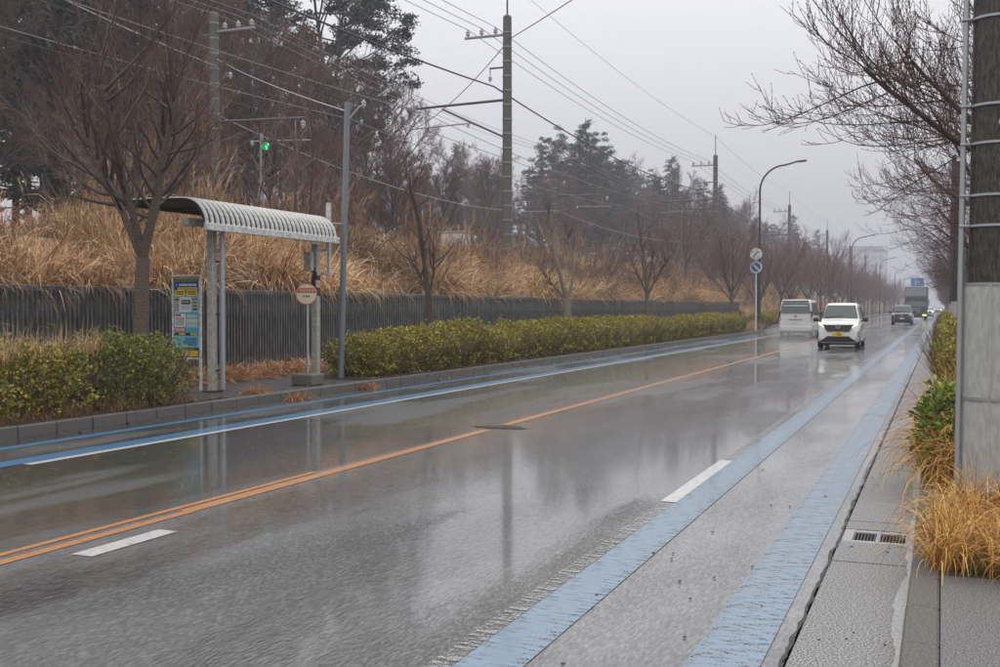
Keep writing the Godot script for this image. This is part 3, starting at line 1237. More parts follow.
# knuckled street tree: trunk, stubby limbs, sheaves of upright shoots
func street_tree(sd: int, o: Dictionary) -> Node3D:
	var r := RandomNumberGenerator.new()
	r.seed = sd
	var root := Node3D.new()
	root.name = "street_tree"
	var t := Mb.new()
	t.col = o.get("bark", Color(0.20, 0.16, 0.13))
	var th: float = o.trunk
	var tr: float = o.rad
	var pts := [Vector3(0, -0.12, 0), Vector3(0, 0.05, 0)]
	var rads := [tr * 1.5, tr * 1.2]
	var q := Vector3(0, 0.05, 0)
	for k in 5:
		q += Vector3(r.randf_range(-0.03, 0.03), th / 5.0, r.randf_range(-0.03, 0.03))
		pts.append(q)
		rads.append(tr * lerpf(1.08, 0.85, k / 4.0) * r.randf_range(0.94, 1.08))
	t.tube(pts, rads, 12, true)
	var c := Mb.new()
	var red: Color = o.get("shoot", Color(0.095, 0.058, 0.05))
	for lm in o.limbs:
		# lm: [direction, length, radius]
		var base := q - Vector3(0, r.randf_range(0.0, 0.12), 0)
		var m := 6
		var lp := [base]
		var lr := [lm[2] * 1.15]
		var d: Vector3 = (lm[0] as Vector3).normalized()
		var w := base
		for k in m:
			d = (d + rand_dir(r) * 0.16 + Vector3(0, 0.08, 0)).normalized()
			w += d * (lm[1] / m)
			lp.append(w)
			lr.append(lm[2] * lerpf(1.0, 0.62, float(k) / m) * (1.28 if k == m - 1 or k == 2 else r.randf_range(0.85, 1.1)))
		t.col = (o.get("bark", Color(0.20, 0.16, 0.13)) as Color) * 0.95
		t.tube(lp, lr, 8, true)
		# knuckle at the end and shoots from it and along the limb
		for k in int(o.along):
			var f := lerpf(o.get("from", 0.3), 1.0, (k + r.randf()) / o.along)
			var dd := side_dir(r, heading(lp, f), deg_to_rad(r.randf_range(35, 75)))
			c.col = Color(0.075, 0.055, 0.048) * r.randf_range(0.8, 1.2)
			var ln: float = o.second * r.randf_range(0.6, 1.2)
			var s := limb(c, r, along(lp, f), dd, ln, o.get("r2", 0.02), 0.009, 6, 4, 0.2, Vector3(0, 0.75, 0))
			branch(c, r, s, 0.012, ln, [
				{"n": o.get("n3", 8), "len": o.get("l3", 0.75), "ang": 42.0, "rad": 0.55, "segs": 4, "sides": 3, "wander": 0.15, "trop": Vector3(0, 0.5, 0), "from": 0.25, "col": red, "least": 0.006},
				{"n": o.get("n4", 4), "len": 0.5, "ang": 40.0, "rad": 0.6, "segs": 3, "sides": 3, "wander": 0.16, "trop": Vector3(0, 0.3, 0), "from": 0.2, "col": red * 1.12, "least": 0.0038}], 0)
		for k in int(o.sheaf):
			var dd := side_dir(r, (heading(lp, 0.95) + Vector3(0, 0.8, 0)).normalized(), deg_to_rad(r.randf_range(5, 50)))
			c.col = red * r.randf_range(0.8, 1.25)
			var ln: float = o.shoot_len * r.randf_range(0.5, 1.15)
			var s := limb(c, r, lp[m], dd, ln, 0.010, 0.004, 5, 3, 0.14, Vector3(0, 0.4, 0))
			branch(c, r, s, 0.007, ln, [{"n": o.get("n4", 4), "len": 0.42, "ang": 30.0, "rad": 0.7, "segs": 2, "sides": 3, "wander": 0.08, "trop": Vector3(0, 0.4, 0), "from": 0.15, "col": red * 1.1, "least": 0.0038}], 0)
	part("trunk", t.mesh(M.trunk, true), root)
	part("crown", c.mesh(M.bark, true), root)
	if o.get("leaves", 0) > 0:
		var lv := Mb.new()
		for k in int(o.leaves):
			var p := c.v[r.randi() % c.v.size()]
			var g := r.randf_range(0.7, 1.3)
			lv.col = Color(0.30 * g, 0.17 * g, 0.06 * g)
			bud(lv, r, p, (rand_dir(r) + Vector3(0, -0.3, 0)).normalized(), r.randf_range(0.025, 0.05))
		part("withered_leaves", lv.mesh(M.leaf, true), root)
	return root


# upswept crown of the far row
func vase_tree(sd: int, high: float) -> Node3D:
	var r := RandomNumberGenerator.new()
	r.seed = sd
	var root := Node3D.new()
	root.name = "street_tree"
	var t := Mb.new()
	t.col = Color(0.13, 0.105, 0.09)
	var pts := limb(t, r, Vector3(0, -0.1, 0), Vector3(0, 1, 0), high * 0.3, 0.15, 0.12, 4, 8, 0.04, Vector3.ZERO)
	var c := Mb.new()
	for k in 9:
		c.col = Color(0.13, 0.10, 0.09)
		var a := TAU * k / 9.0 + r.randf()
		var s := limb(c, r, along(pts, r.randf_range(0.75, 1.0)), Vector3(cos(a) * 0.75, 1.0, sin(a) * 0.75), high * r.randf_range(0.42, 0.62), 0.06, 0.014, 7, 5, 0.09, Vector3(0, 0.5, 0))
		branch(c, r, s, 0.04, high * 0.5, [
			{"n": 10, "len": 0.42, "ang": 42.0, "rad": 0.5, "segs": 4, "sides": 3, "wander": 0.14, "trop": Vector3(0, 0.6, 0), "from": 0.15, "col": Color(0.14, 0.09, 0.08), "least": 0.011},
			{"n": 8, "len": 0.5, "ang": 38.0, "rad": 0.5, "segs": 3, "sides": 3, "wander": 0.16, "trop": Vector3(0, 0.5, 0), "from": 0.1, "col": Color(0.17, 0.098, 0.085), "least": 0.008},
			{"n": 3, "len": 0.5, "ang": 30.0, "rad": 0.6, "segs": 2, "sides": 3, "wander": 0.1, "trop": Vector3(0, 0.3, 0), "from": 0.2, "col": Color(0.19, 0.11, 0.09), "least": 0.006}], 0)
	part("trunk", t.mesh(M.bark, true), root)
	part("crown", c.mesh(M.bark, true), root)
	return root


# tree of the near side: wide arching branches whose tips turn up, set with buds
func arching_tree(sd: int, fine: bool) -> Node3D:
	var r := RandomNumberGenerator.new()
	r.seed = sd
	var root := Node3D.new()
	root.name = "roadside_tree"
	var t := Mb.new()
	t.col = Color(0.17, 0.145, 0.12)
	var pts := limb(t, r, Vector3(0, -0.1, 0), Vector3(0, 1, 0), 3.6, 0.14, 0.115, 6, 10, 0.03, Vector3.ZERO)
	var c := Mb.new()
	var tips := Mb.new()
	var top := 9
	for k in top:
		var a := PI + (k - 4) * 0.70 + r.randf_range(-0.25, 0.25)
		var steep := 1.05 if k % 2 == 0 else 0.6
		t.col = Color(0.11, 0.09, 0.08)
		var s := limb(t, r, along(pts, 0.74 + 0.26 * k / top), Vector3(cos(a), steep, sin(a)), r.randf_range(1.5, 2.3), 0.052, 0.02, 7, 7, 0.11, Vector3(0, 0.3, 0))
		for e in 9:
			var f := 0.25 + 0.75 * (e + r.randf()) / 9.0
			var out := Vector3(cos(a), 0, sin(a))
			var d := (side_dir(r, heading(s, f), deg_to_rad(r.randf_range(30, 75))) + out * 0.55).normalized()
			c.col = Color(0.075, 0.048, 0.047) * r.randf_range(0.8, 1.2)
			var ln := r.randf_range(1.1, 2.1)
			# sag, then rise
			var p := along(s, f)
			var bp := [p]
			var br := [0.0125]
			var dd := d
			for w in 8:
				var g := w / 7.0
				dd = (dd + Vector3(0, lerpf(-0.13, 0.17, g), 0) + rand_dir(r) * 0.06).normalized()
				p += dd * (ln / 8.0)
				bp.append(p)
				br.append(lerpf(0.0095, 0.0038, g))
			c.tube(bp, br, 5 if fine else 3, false)
			var n3 := 14 if fine else 8
			for w in n3:
				var g := 0.12 + 0.88 * (w + r.randf()) / n3
				var sd2 := (side_dir(r, heading(bp, g), deg_to_rad(r.randf_range(25, 60))) + Vector3(0, 0.15, 0)).normalized()
				c.col = Color(0.09, 0.052, 0.052) * r.randf_range(0.8, 1.2)
				var l3 := r.randf_range(0.25, 0.75) * (1.2 - 0.5 * g)
				var q := limb(c, r, along(bp, g), sd2, l3, 0.0046, 0.003, 4 if fine else 2, 3, 0.09, Vector3(0, 0.75, 0))
				var n4 := 4 if fine else 3
				for v in n4:
					var g2 := 0.2 + 0.8 * (v + r.randf()) / n4
					c.col = Color(0.105, 0.06, 0.058) * r.randf_range(0.8, 1.2)
					var q2 := limb(c, r, along(q, g2), side_dir(r, heading(q, g2), deg_to_rad(r.randf_range(25, 50))), l3 * r.randf_range(0.25, 0.55), 0.0034, 0.0024, 2, 3, 0.08, Vector3(0, 0.5, 0))
					if fine:
						for u in 3:
							tips.col = Color(0.17, 0.085, 0.05) * r.randf_range(0.7, 1.3)
							bud(tips, r, along(q2, 0.33 * (u + 1)), side_dir(r, heading(q2, 0.9), 0.5), r.randf_range(0.016, 0.028))
	part("trunk", t.mesh(M.trunk, true), root)
	part("crown", c.mesh(M.bark, true), root)
	if fine:
		part("buds", tips.mesh(M.leaf, true), root)
	return root


func build_street_trees() -> void:
	var grp := "knuckled street trees behind the hedge"
	var V := func(a: float, up: float) -> Vector3: return Vector3(cos(a), up, sin(a))
	var big := street_tree(401, {"trunk": 2.05, "rad": 0.115, "along": 9, "sheaf": 12, "second": 1.25, "shoot_len": 1.8, "n3": 6, "n4": 4, "leaves": 420, "r2": 0.03,
		"limbs": [[V.call(2.9, 2.2), 2.3, 0.06], [V.call(0.2, 2.8), 2.4, 0.06], [V.call(5.4, 2.2), 1.9, 0.048], [V.call(1.6, 4.5), 2.6, 0.06], [V.call(4.0, 1.9), 1.7, 0.042]]})
	place(big, P(-11.1, 0.13, 13.2), 0.35, 1.0, "large bare street tree with many reddish shoots beside the bus shelter", "tree", grp)
	big.free()
	var b := street_tree(402, {"trunk": 1.7, "rad": 0.09, "along": 6, "sheaf": 7, "second": 0.75, "shoot_len": 0.8, "n3": 4, "n4": 2, "leaves": 60, "bark": Color(0.13, 0.10, 0.08),
		"limbs": [[V.call(3.0, 9.0), 2.5, 0.058], [V.call(0.3, 1.9), 0.9, 0.03], [V.call(3.4, 1.6), 0.9, 0.028]]})
	place(b, P(-11.1, 0.13, 23.1), 0.2, 1.0, "slim upright street tree with short side shoots, next along from the bus shelter", "tree", grp)
	b.free()
	b = street_tree(403, {"trunk": 1.6, "rad": 0.12, "along": 3, "sheaf": 9, "second": 0.4, "shoot_len": 0.65, "n3": 5, "n4": 3, "bark": Color(0.34, 0.30, 0.25), "from": 0.7,
		"limbs": [[V.call(3.2, 5.5), 2.8, 0.07], [V.call(0.0, 3.0), 2.0, 0.055], [V.call(3.3, 1.5), 0.9, 0.045]]})
	place(b, P(-11.1, 0.13, 33.3), 0.3, 1.0, "hard pruned forked tree with pale bark and two knobbly stubs", "tree", grp)
	b.free()
	b = street_tree(404, {"trunk": 1.8, "rad": 0.10, "along": 6, "sheaf": 12, "second": 0.85, "shoot_len": 1.1, "n3": 6, "n4": 3,
		"limbs": [[V.call(3.3, 2.0), 1.5, 0.05], [V.call(0.2, 2.2), 1.6, 0.05], [V.call(1.7, 8.0), 2.7, 0.075], [V.call(4.6, 2.2), 1.7, 0.05]]})
	place(b, P(-11.1, 0.13, 43.4), 0.0, 1.0, "round headed street tree with dark knuckles before the bank grass", "tree", grp)
	b.free()
	var va := [vase_tree(411, 8.5), vase_tree(412, 9.5), vase_tree(413, 8.0), vase_tree(414, 9.0)]
	var r := RandomNumberGenerator.new()
	r.seed = 31
	place(va[0], P(-11.2, 0.13, 64.0), 0.4, 0.92, "upswept bare tree standing behind the two round road signs", "tree", "upswept street trees along the far left pavement")
	var z := 75.0
	while z < 330.0:
		place(va[r.randi() % 4], P(-11.3 + r.randf_range(-0.4, 0.4), 0.13, z), r.randf() * TAU, r.randf_range(0.85, 1.05), "upswept bare street tree in the long row beyond the road signs", "tree", "upswept street trees along the far left pavement")
		z += 9.0
	z = 70.0
	while z < 330.0:
		place(va[r.randi() % 4], P(-15.6 + r.randf_range(-0.8, 0.8), bank_height(-15.6, z) - 0.1, z), r.randf() * TAU, r.randf_range(0.7, 0.95), "bare tree on the bank behind the upswept street row", "tree", "bare trees on the bank behind the street row")
		z += 12.0
	for o in va:
		o.free()
	var near := arching_tree(421, true)
	var near2 := arching_tree(422, true)
	var grn := "arching bare trees along the near kerb"
	place(near, P(0.85, 0.12, 12.8), 0.0, 0.93, "bare budding tree whose branches arch out behind the plated pole", "tree", grn)
	place(near2, P(0.85, 0.12, 21.5), 0.5, 0.95, "bare budding tree standing between the two plated poles", "tree", grn)
	near.free()
	near2.free()
	var fa := [arching_tree(423, false), vase_tree(424, 7.5)]
	z = 29.0
	while z < 330.0:
		place(fa[0 if z < 90.0 else 1], P(0.85 + r.randf_range(-0.1, 0.2), 0.12, z), r.randf() * TAU, r.randf_range(0.75, 0.9), "bare tree in the near kerb row beyond the second plated pole", "tree", "bare trees of the near kerb row")
		z += 9.0
	for o in fa:
		o.free()


# ------------------------------------------------------------------ hedges
# lumpy leafy shrub, l along the road, w across, h high
func shrub_mesh(sd: int, l: float, w: float, h: float, n: int, size: float, cols: Array) -> Array:
	var r := RandomNumberGenerator.new()
	r.seed = sd
	var f := noise(sd, 1.4, 3)
	var lv := Mb.new()
	for k in n:
		var d := rand_dir(r)
		if d.y < -0.75:
			continue
		var p := _lump(d, l, w, h, f) * (0.5 + 0.55 * pow(r.randf(), 0.4)) + Vector3(0, 0.0, 0)
		if p.y < 0.03:
			continue
		var out := (d + rand_dir(r) * 0.75 + Vector3(0, 0.45, 0)).normalized()
		var cc: Color = cols[r.randi() % cols.size()]
		var g := r.randf_range(0.6, 1.35)
		lv.col = Color(cc.r * g, cc.g * g, cc.b * g)
		var s := side_dir(r, out, PI / 2)
		# a sprig of three leaves
		for e in 3:
			var o2 := (out + s.rotated(out, TAU * e / 3.0) * 0.75).normalized()
			leaf_tri(lv, p, o2, side_dir(r, o2, PI / 2), size * r.randf_range(0.7, 1.25), size * 0.27)
	var tw := Mb.new()
	for k in 150:
		var a := r.randf() * TAU
		tw.col = Color(0.12, 0.075, 0.045) * r.randf_range(0.6, 1.3)
		limb(tw, r, Vector3(cos(a) * w * 0.33, 0.0, sin(a) * l * 0.36), Vector3(cos(a) * 0.6, 1.0, sin(a) * 0.6), h * r.randf_range(0.5, 1.15), 0.007, 0.003, 4, 3, 0.16, Vector3.ZERO)
	return [lv.mesh(M.leaf, true), tw.mesh(M.bark, true)]


func _lump(d: Vector3, l: float, w: float, h: float, f: FastNoiseLite) -> Vector3:
	# rounded box
	var q := Vector3(d.x / (w * 0.5), d.y / (h * 0.52), d.z / (l * 0.5))
	var e := 2.8
	var t := pow(pow(absf(q.x), e) + pow(absf(q.y), e) + pow(absf(q.z), e), -1.0 / e)
	var p := d * t * (1.0 + 0.34 * f.get_noise_3dv(d * 1.6) + 0.16 * f.get_noise_3dv(d * 5.0))
	return p + Vector3(0, h * 0.48, 0)


func add_shrub(root: Node3D, called: String, ms: Array, at: Vector3, turn: float, size: Vector3) -> void:
	var s := Node3D.new()
	s.name = called
	root.add_child(s, true)
	s.position = at
	s.rotation.y = turn
	s.scale = size
	part("foliage", ms[0], s)
	part("stems", ms[1], s)


func build_hedges() -> void:
	var cols := [Color(0.21, 0.22, 0.03), Color(0.29, 0.27, 0.035), Color(0.40, 0.33, 0.04), Color(0.11, 0.14, 0.026), Color(0.46, 0.36, 0.05), Color(0.22, 0.14, 0.045)]
	var green := [Color(0.13, 0.16, 0.03), Color(0.17, 0.20, 0.032), Color(0.09, 0.115, 0.024), Color(0.28, 0.26, 0.04), Color(0.15, 0.17, 0.03)]
	var kinds := []
	for k in 4:
		kinds.append(shrub_mesh(500 + k, 1.25, 1.15, 0.92, 4200, 0.05, cols if k % 2 == 0 else cols.slice(0, 5)))
	var round_ := shrub_mesh(510, 2.2, 1.25, 0.92, 9000, 0.045, green)
	var flat := shrub_mesh(511, 1.6, 1.2, 0.66, 5000, 0.046, cols)
	var r := RandomNumberGenerator.new()
	r.seed = 51
	var straw := [Color(0.46, 0.32, 0.16), Color(0.56, 0.42, 0.24), Color(0.36, 0.23, 0.11)]
	# hedge before the large tree, overgrown with dead grass
	var h1 := thing("hedge", "yellowish clipped hedge overgrown with dead grass along the left kerb", "hedge", P(-10.6, 0.12, 9.0))
	for k in 5:
		add_shrub(h1, "shrub", flat if k % 2 else kinds[k % 4], Vector3(0, 0, 3.4 - k * 1.25), r.randf_range(-0.3, 0.3), Vector3(1, 0.92, 1.05))
	var tf := []
	for k in 150:
		tf.append(Transform3D(Basis(Vector3.UP, r.randf() * TAU).scaled(Vector3.ONE * r.randf_range(0.45, 0.9)), P(r.randf_range(-11.2, -10.2), r.randf_range(0.72, 0.95), r.randf_range(5.0, 11.8))))
	tag(scatter("dead_grass", tuft(520, 22, 0.3, 0.75, 0.12, 0.005, 1.9, straw, 4), tf, []), "pale dead grass growing through the clipped hedge under the large tree", "grass", "", "stuff")
	tf = []
	for k in 90:
		tf.append(Transform3D(Basis(Vector3.UP, r.randf() * TAU).scaled(Vector3.ONE * r.randf_range(0.35, 0.7)), P(r.randf_range(-10.25, -10.0), 0.13, r.randf_range(6.0, 13.0))))
	tag(scatter("dead_grass", tuft(522, 24, 0.3, 0.7, 0.14, 0.005, 2.2, [Color(0.26, 0.15, 0.075), Color(0.34, 0.21, 0.11), Color(0.2, 0.11, 0.055)], 4), tf, []), "brown dead grass along the foot of the hedge under the large tree", "grass", "", "stuff")
	var h2 := thing("round_shrub", "dense round green shrub beside the timetable board", "shrub", P(-10.58, 0.12, 12.15))
	part("foliage", round_[0], h2)
	part("stems", round_[1], h2)
	var h3 := thing("hedge", "long clipped olive hedge running on from the bus stop along the kerb", "hedge", P(-10.62, 0.12, 19.2))
	var z := 0.0
	while z < 42.0:
		var s := r.randf_range(0.82, 1.08)
		add_shrub(h3, "shrub", kinds[r.randi() % 4], Vector3(r.randf_range(-0.06, 0.06), 0, -z), r.randf_range(-0.4, 0.4) + (PI if r.randf() < 0.5 else 0.0), Vector3(1.0, s, 1.0))
		z += 1.02
	var h4 := thing("hedge", "hazy far hedge along the left kerb beyond the white van", "hedge", P(-10.62, 0.12, 70.0))
	z = 0.0
	while z < 90.0:
		add_shrub(h4, "shrub", kinds[r.randi() % 4], Vector3(0, 0, -z), r.randf_range(-0.4, 0.4), Vector3(1, r.randf_range(0.85, 1.2), 1.5))
		z += 1.7
	# bleached grass between the two hedges, round the sign pole
	tf = []
	for k in 70:
		tf.append(Transform3D(Basis(Vector3.UP, r.randf() * TAU).scaled(Vector3.ONE * r.randf_range(0.6, 1.0)), P(r.randf_range(-11.2, -10.1), 0.14, r.randf_range(60.0, 70.5))))
	tag(scatter("dead_grass", tuft(521, 26, 0.5, 1.1, 0.2, 0.008, 1.9, straw, 4), tf, []), "dry grass patch at the foot of the two round signs", "grass", "", "stuff")
	# near kerb: glossy shrub, then hedge running away behind the poles
	var n1 := thing("kerb_shrub", "glossy green shrub spilling over the near kerb behind the straw grass", "shrub", P(0.16, 0.12, 9.55))
	var near := shrub_mesh(530, 1.0, 0.62, 0.72, 1500, 0.06, [Color(0.13, 0.2, 0.028), Color(0.19, 0.26, 0.035), Color(0.08, 0.13, 0.024), Color(0.28, 0.28, 0.04)])
	part("foliage", near[0], n1)
	var n2 := thing("hedge", "yellow green hedge lining the near kerb beyond the second plated pole", "hedge", P(0.35, 0.12, 16.5))
	z = 0.0
	while z < 70.0:
		add_shrub(n2, "shrub", kinds[r.randi() % 4], Vector3(r.randf_range(-0.08, 0.05), 0, -z), r.randf_range(-0.3, 0.3), Vector3(0.66, r.randf_range(0.9, 1.15), 1.1))
		z += 1.15


# ------------------------------------------------------------------ railway furniture
func concrete_pole(called: String, label: String, at: Vector3, high: float, r0: float, group: String) -> Node3D:
	var o := thing(called, label, "pole", at, group)
	var b := Mb.new()
	b.lathe(Vector3.ZERO, [Vector2(r0, -0.6), Vector2(r0 * 0.82, high), Vector2(r0 * 0.6, high + 0.06), Vector2(0.0, high + 0.07)], 16)
	part("shaft", b.mesh(M.pole), o)
	return o


func ring(b: Mb, y: float, r: float, h: float, thick: float) -> void:
	b.lathe(Vector3(0, y, 0), [Vector2(r, -h / 2), Vector2(r + thick, -h / 2), Vector2(r + thick, h / 2), Vector2(r, h / 2)], 16)


func insulator(parent: Node3D, at: Vector3, up := 1.0, size := 1.0) -> void:
	var b := Mb.new()
	var s := up * size
	b.lathe(Vector3.ZERO, [Vector2(0.02, 0), Vector2(0.035 * size, 0.04 * s), Vector2(0.10 * size, 0.08 * s), Vector2(0.10 * size, 0.12 * s), Vector2(0.05 * size, 0.14 * s), Vector2(0.095 * size, 0.18 * s), Vector2(0.095 * size, 0.22 * s), Vector2(0.04 * size, 0.25 * s), Vector2(0.05 * size, 0.30 * s), Vector2(0.0, 0.32 * s)], 10)
	part("insulator", b.mesh(M.porcelain), parent, at)


func rail_pole(label: String, at: Vector3, high: float, side: float, detail: bool, group: String, spike := true, drop := 0.0) -> Node3D:
	var o := concrete_pole("railway_pole", label, at, high, 0.225, group)
	var band := Mb.new()
	var y := 0.8
	while y < high - 0.3:
		ring(band, y, lerpf(0.225, 0.185, y / high), 0.05, 0.018)
		y += 0.62
	part("step_bands", band.mesh(M.steel_grey), o)
	# lightning rod
	if spike:
		var rod := Mb.new()
		rod.tube([Vector3(0, high, 0), Vector3(0, high + 1.7, 0)], [0.04, 0.03], 6)
		part("rod", rod.mesh(M.steel_dark), o)
	# upper cross-arm with three insulators, a small hanger, and the bracket over the track
	var arm := Mb.new()
	arm.box(Vector3(side * 0.95, high - 0.75, 0.0), Vector3(2.1, 0.10, 0.10), 0.01)
	part("cross_arm", arm.mesh(M.steel_grey), o)
	for k in 3:
		insulator(o, Vector3(side * (0.55 + 0.65 * k), high - 0.70, 0), 1.0, 1.0)
	var hang := Mb.new()
	hang.box(Vector3(side * 0.45, high - 2.15, 0.0), Vector3(0.75, 0.07, 0.07), 0.008)
	hang.tube([Vector3(side * 0.8, high - 2.15, 0), Vector3(side * 0.8, high - 2.5, 0)], [0.02, 0.02], 6)
	part("hanger", hang.mesh(M.steel_dark), o)
	insulator(o, Vector3(side * 0.8, high - 2.45, 0), -1.0, 0.9)
	var br := Mb.new()
	br.tube([Vector3(side * 0.1, high - drop - 3.55, 0), Vector3(side * 4.35, high - drop - 3.65, 0)], [0.06, 0.055], 8)
	br.tube([Vector3(side * 0.15, high - drop - 5.15, 0), Vector3(side * 3.1, high - drop - 3.75, 0)], [0.045, 0.045], 8)
	part("bracket", br.mesh(M.steel_dark), o)
	var reg := Mb.new()
	reg.tube([Vector3(side * 1.75, high - drop - 4.45, 0), Vector3(side * 4.6, high - drop - 4.55, 0)], [0.035, 0.03], 6)
	reg.tube([Vector3(side * 3.9, high - drop - 3.7, 0), Vector3(side * 3.9, high - drop - 4.5, 0)], [0.025, 0.025], 6)
	part("steady_arm", reg.mesh(M.steel_grey), o)
	if detail:
		insulator(o, Vector3(side * 4.25, high - drop - 3.72, 0), -1.0, 1.1)
		insulator(o, Vector3(side * 1.85, high - drop - 4.4, 0), -1.0, 0.8)
	return o


func build_railway() -> void:
	M.pole = concrete_mat(71, lin(0.07, 0.067, 0.062), lin(0.16, 0.152, 0.14), 0.8, 0.7, 2.0, 0.05)
	M.porcelain = mat(Color(0.5, 0.5, 0.5), 0.25)
	M.steel_grey = mat(Color(0.30, 0.31, 0.32), 0.5, 0.5)
	M.steel_dark = mat(Color(0.09, 0.09, 0.092), 0.5, 0.4)
	M.white_box = mat(Color(0.62, 0.63, 0.63), 0.5)
	var g := "concrete poles of the overhead railway line"
	rail_pole("tall concrete railway pole with track bracket, standing alone against the sky", P(-17.5, 2.6, 44.4), 11.4, -1.0, true, g)
	var labels := ["railway pole with a bare rod rising above the hillside trees", "hazy railway pole beyond the street lamp", "hazy railway pole beyond the street lamp", "hazy railway pole beyond the street lamp", "hazy railway pole beyond the street lamp", "hazy railway pole beyond the street lamp"]
	var zs := [91.4, 139.0, 187.0, 235.0, 283.0, 331.0]
	for k in 6:
		rail_pole(labels[k], P(-17.5, 2.4, zs[k]), 11.6, -1.0, false, g)
	# poles on the far side of the tracks, brackets towards the road
	rail_pole("slim railway pole with white insulators standing before the brown wood", P(-28.0, 3.1, 38.0), 10.5, 1.0, true, g, false, 0.9)
	rail_pole("railway pole across the tracks with its bracket before the grey hillside", P(-28.0, 3.1, 81.0), 10.6, 1.0, true, g, false)
	rail_pole("hazy bracketed railway pole before the far conifers", P(-28.0, 3.1, 126.0), 10.6, 1.0, false, g)
	# green light signal
	var s := thing("railway_signal", "railway colour light signal showing green before the dark wood", "signal", P(-23.0, 3.45, 34.0))
	var b := Mb.new()
	b.tube([Vector3(0, -0.5, 0), Vector3(0, 4.35, 0)], [0.075, 0.065], 8)
	part("post", b.mesh(M.steel_grey), s)
	b = Mb.new()
	b.box(Vector3(0.35, 3.45, 0), Vector3(0.62, 1.35, 0.12), 0.05)
	b.box(Vector3(0.35, 2.6, 0), Vector3(0.3, 0.35, 0.2), 0.02)
	b.box(Vector3(0.12, 3.9, 0), Vector3(0.3, 0.05, 0.06), 0.0)
	part("head", b.mesh(mat(Color(0.012, 0.013, 0.014), 0.6)), s)
	b = Mb.new()
	b.box(Vector3(0.0, 1.9, 0.05), Vector3(0.45, 0.12, 0.25), 0.01)
	b.box(Vector3(0.0, 1.2, 0.0), Vector3(0.3, 0.5, 0.2), 0.02)
	part("junction_box", b.mesh(M.steel_grey), s)
	for k in 3:
		var v := Mb.new()
		v.lathe(Vector3(0.35, 3.0 + k * 0.42, 0.06), [Vector2(0.15, 0.0), Vector2(0.15, 0.22)], 14, Basis(Vector3.RIGHT, PI / 2))
		part("visor", v.mesh(M.steel_dark), s)
	var glow := mat(Color(0.02, 0.5, 0.25), 0.3)
	glow.emission_enabled = true
	glow.emission = Color(0.05, 1.0, 0.62)
	glow.emission_energy_multiplier = 2.2
	b = Mb.new()
	b.lathe(Vector3.ZERO, [Vector2(0.14, 0.0), Vector2(0.10, 0.04), Vector2(0.0, 0.05)], 14, Basis(Vector3.RIGHT, PI / 2))
	part("signal_lamp", b.mesh(glow), s, Vector3(0.35, 3.84, 0.09))
	var lamp := OmniLight3D.new()
	lamp.name = "signal_glow"
	lamp.light_color = Color(0.05, 1.0, 0.62)
	lamp.light_energy = 0.12
	lamp.light_size = 0.12
	lamp.omni_range = 12.0
	lamp.shadow_enabled = true
	s.add_child(lamp)
	lamp.position = Vector3(0.35, 3.84, 0.3)
	# equipment cabinet with a dark vent pipe
	var c := thing("equipment_cabinet", "white trackside equipment cabinet with a black vent pipe", "cabinet", P(-18.0, 2.9, 40.0))
	b = Mb.new()
	b.box(Vector3(0, 0.85, 0), Vector3(1.2, 1.7, 0.9), 0.03)
	c.scale = Vector3(0.85, 0.9, 0.85)
	part("housing", b.mesh(M.white_box), c)
	b = Mb.new()
	b.box(Vector3(0, 1.73, 0), Vector3(1.32, 0.06, 1.0), 0.015)
	part("roof", b.mesh(M.steel_grey), c)
	for k in 2:
		b = Mb.new()
		b.box(Vector3(-0.29 + k * 0.58, 0.85, 0.455), Vector3(0.55, 1.5, 0.03), 0.01)
		var d := part("door", b.mesh(M.white_box), c)
		b = Mb.new()
		b.box(Vector3(-0.08 + k * 0.16, 0.85, 0.48), Vector3(0.03, 0.16, 0.03), 0.005)
		part("handle", b.mesh(M.steel_dark), d)
	b = Mb.new()
	b.tube([Vector3(0.28, 1.75, 0), Vector3(0.28, 2.65, 0)], [0.15, 0.15], 12)
	part("vent_pipe", b.mesh(M.steel_dark), c)
	# low hut roof edge and signs by the line, far along
	var sg := thing("track_board", "small white trackside board on a thin post by the far hillside", "sign", P(-24.0, 3.0, 95.0))
	b = Mb.new()
	b.tube([Vector3(0, -0.3, 0), Vector3(0, 2.6, 0)], [0.04, 0.04], 6)
	part("post", b.mesh(M.steel_grey), sg)
	b = Mb.new()
	b.box(Vector3(0, 2.7, 0), Vector3(0.9, 0.4, 0.04), 0.005)
	part("board", b.mesh(M.white_box), sg)


# ------------------------------------------------------------------ wires
func wire(label: String, pts: Array, r: float, sag: float, m: Material, category := "wire", group := "") -> void:
	var b := Mb.new()
	var all := []
	for k in pts.size() - 1:
		var a: Vector3 = pts[k]
		var c: Vector3 = pts[k + 1]
		for e in 14:
			var f := e / 14.0
			all.append(a.lerp(c, f) - Vector3(0, 4.0 * sag * f * (1.0 - f), 0))
	all.append(pts[-1])
	var rr := []
	for k in all.size():
		rr.append(r)
	b.tube(all, rr, 5, true)
	solo("overhead_wire", b.mesh(m), label, category, group)


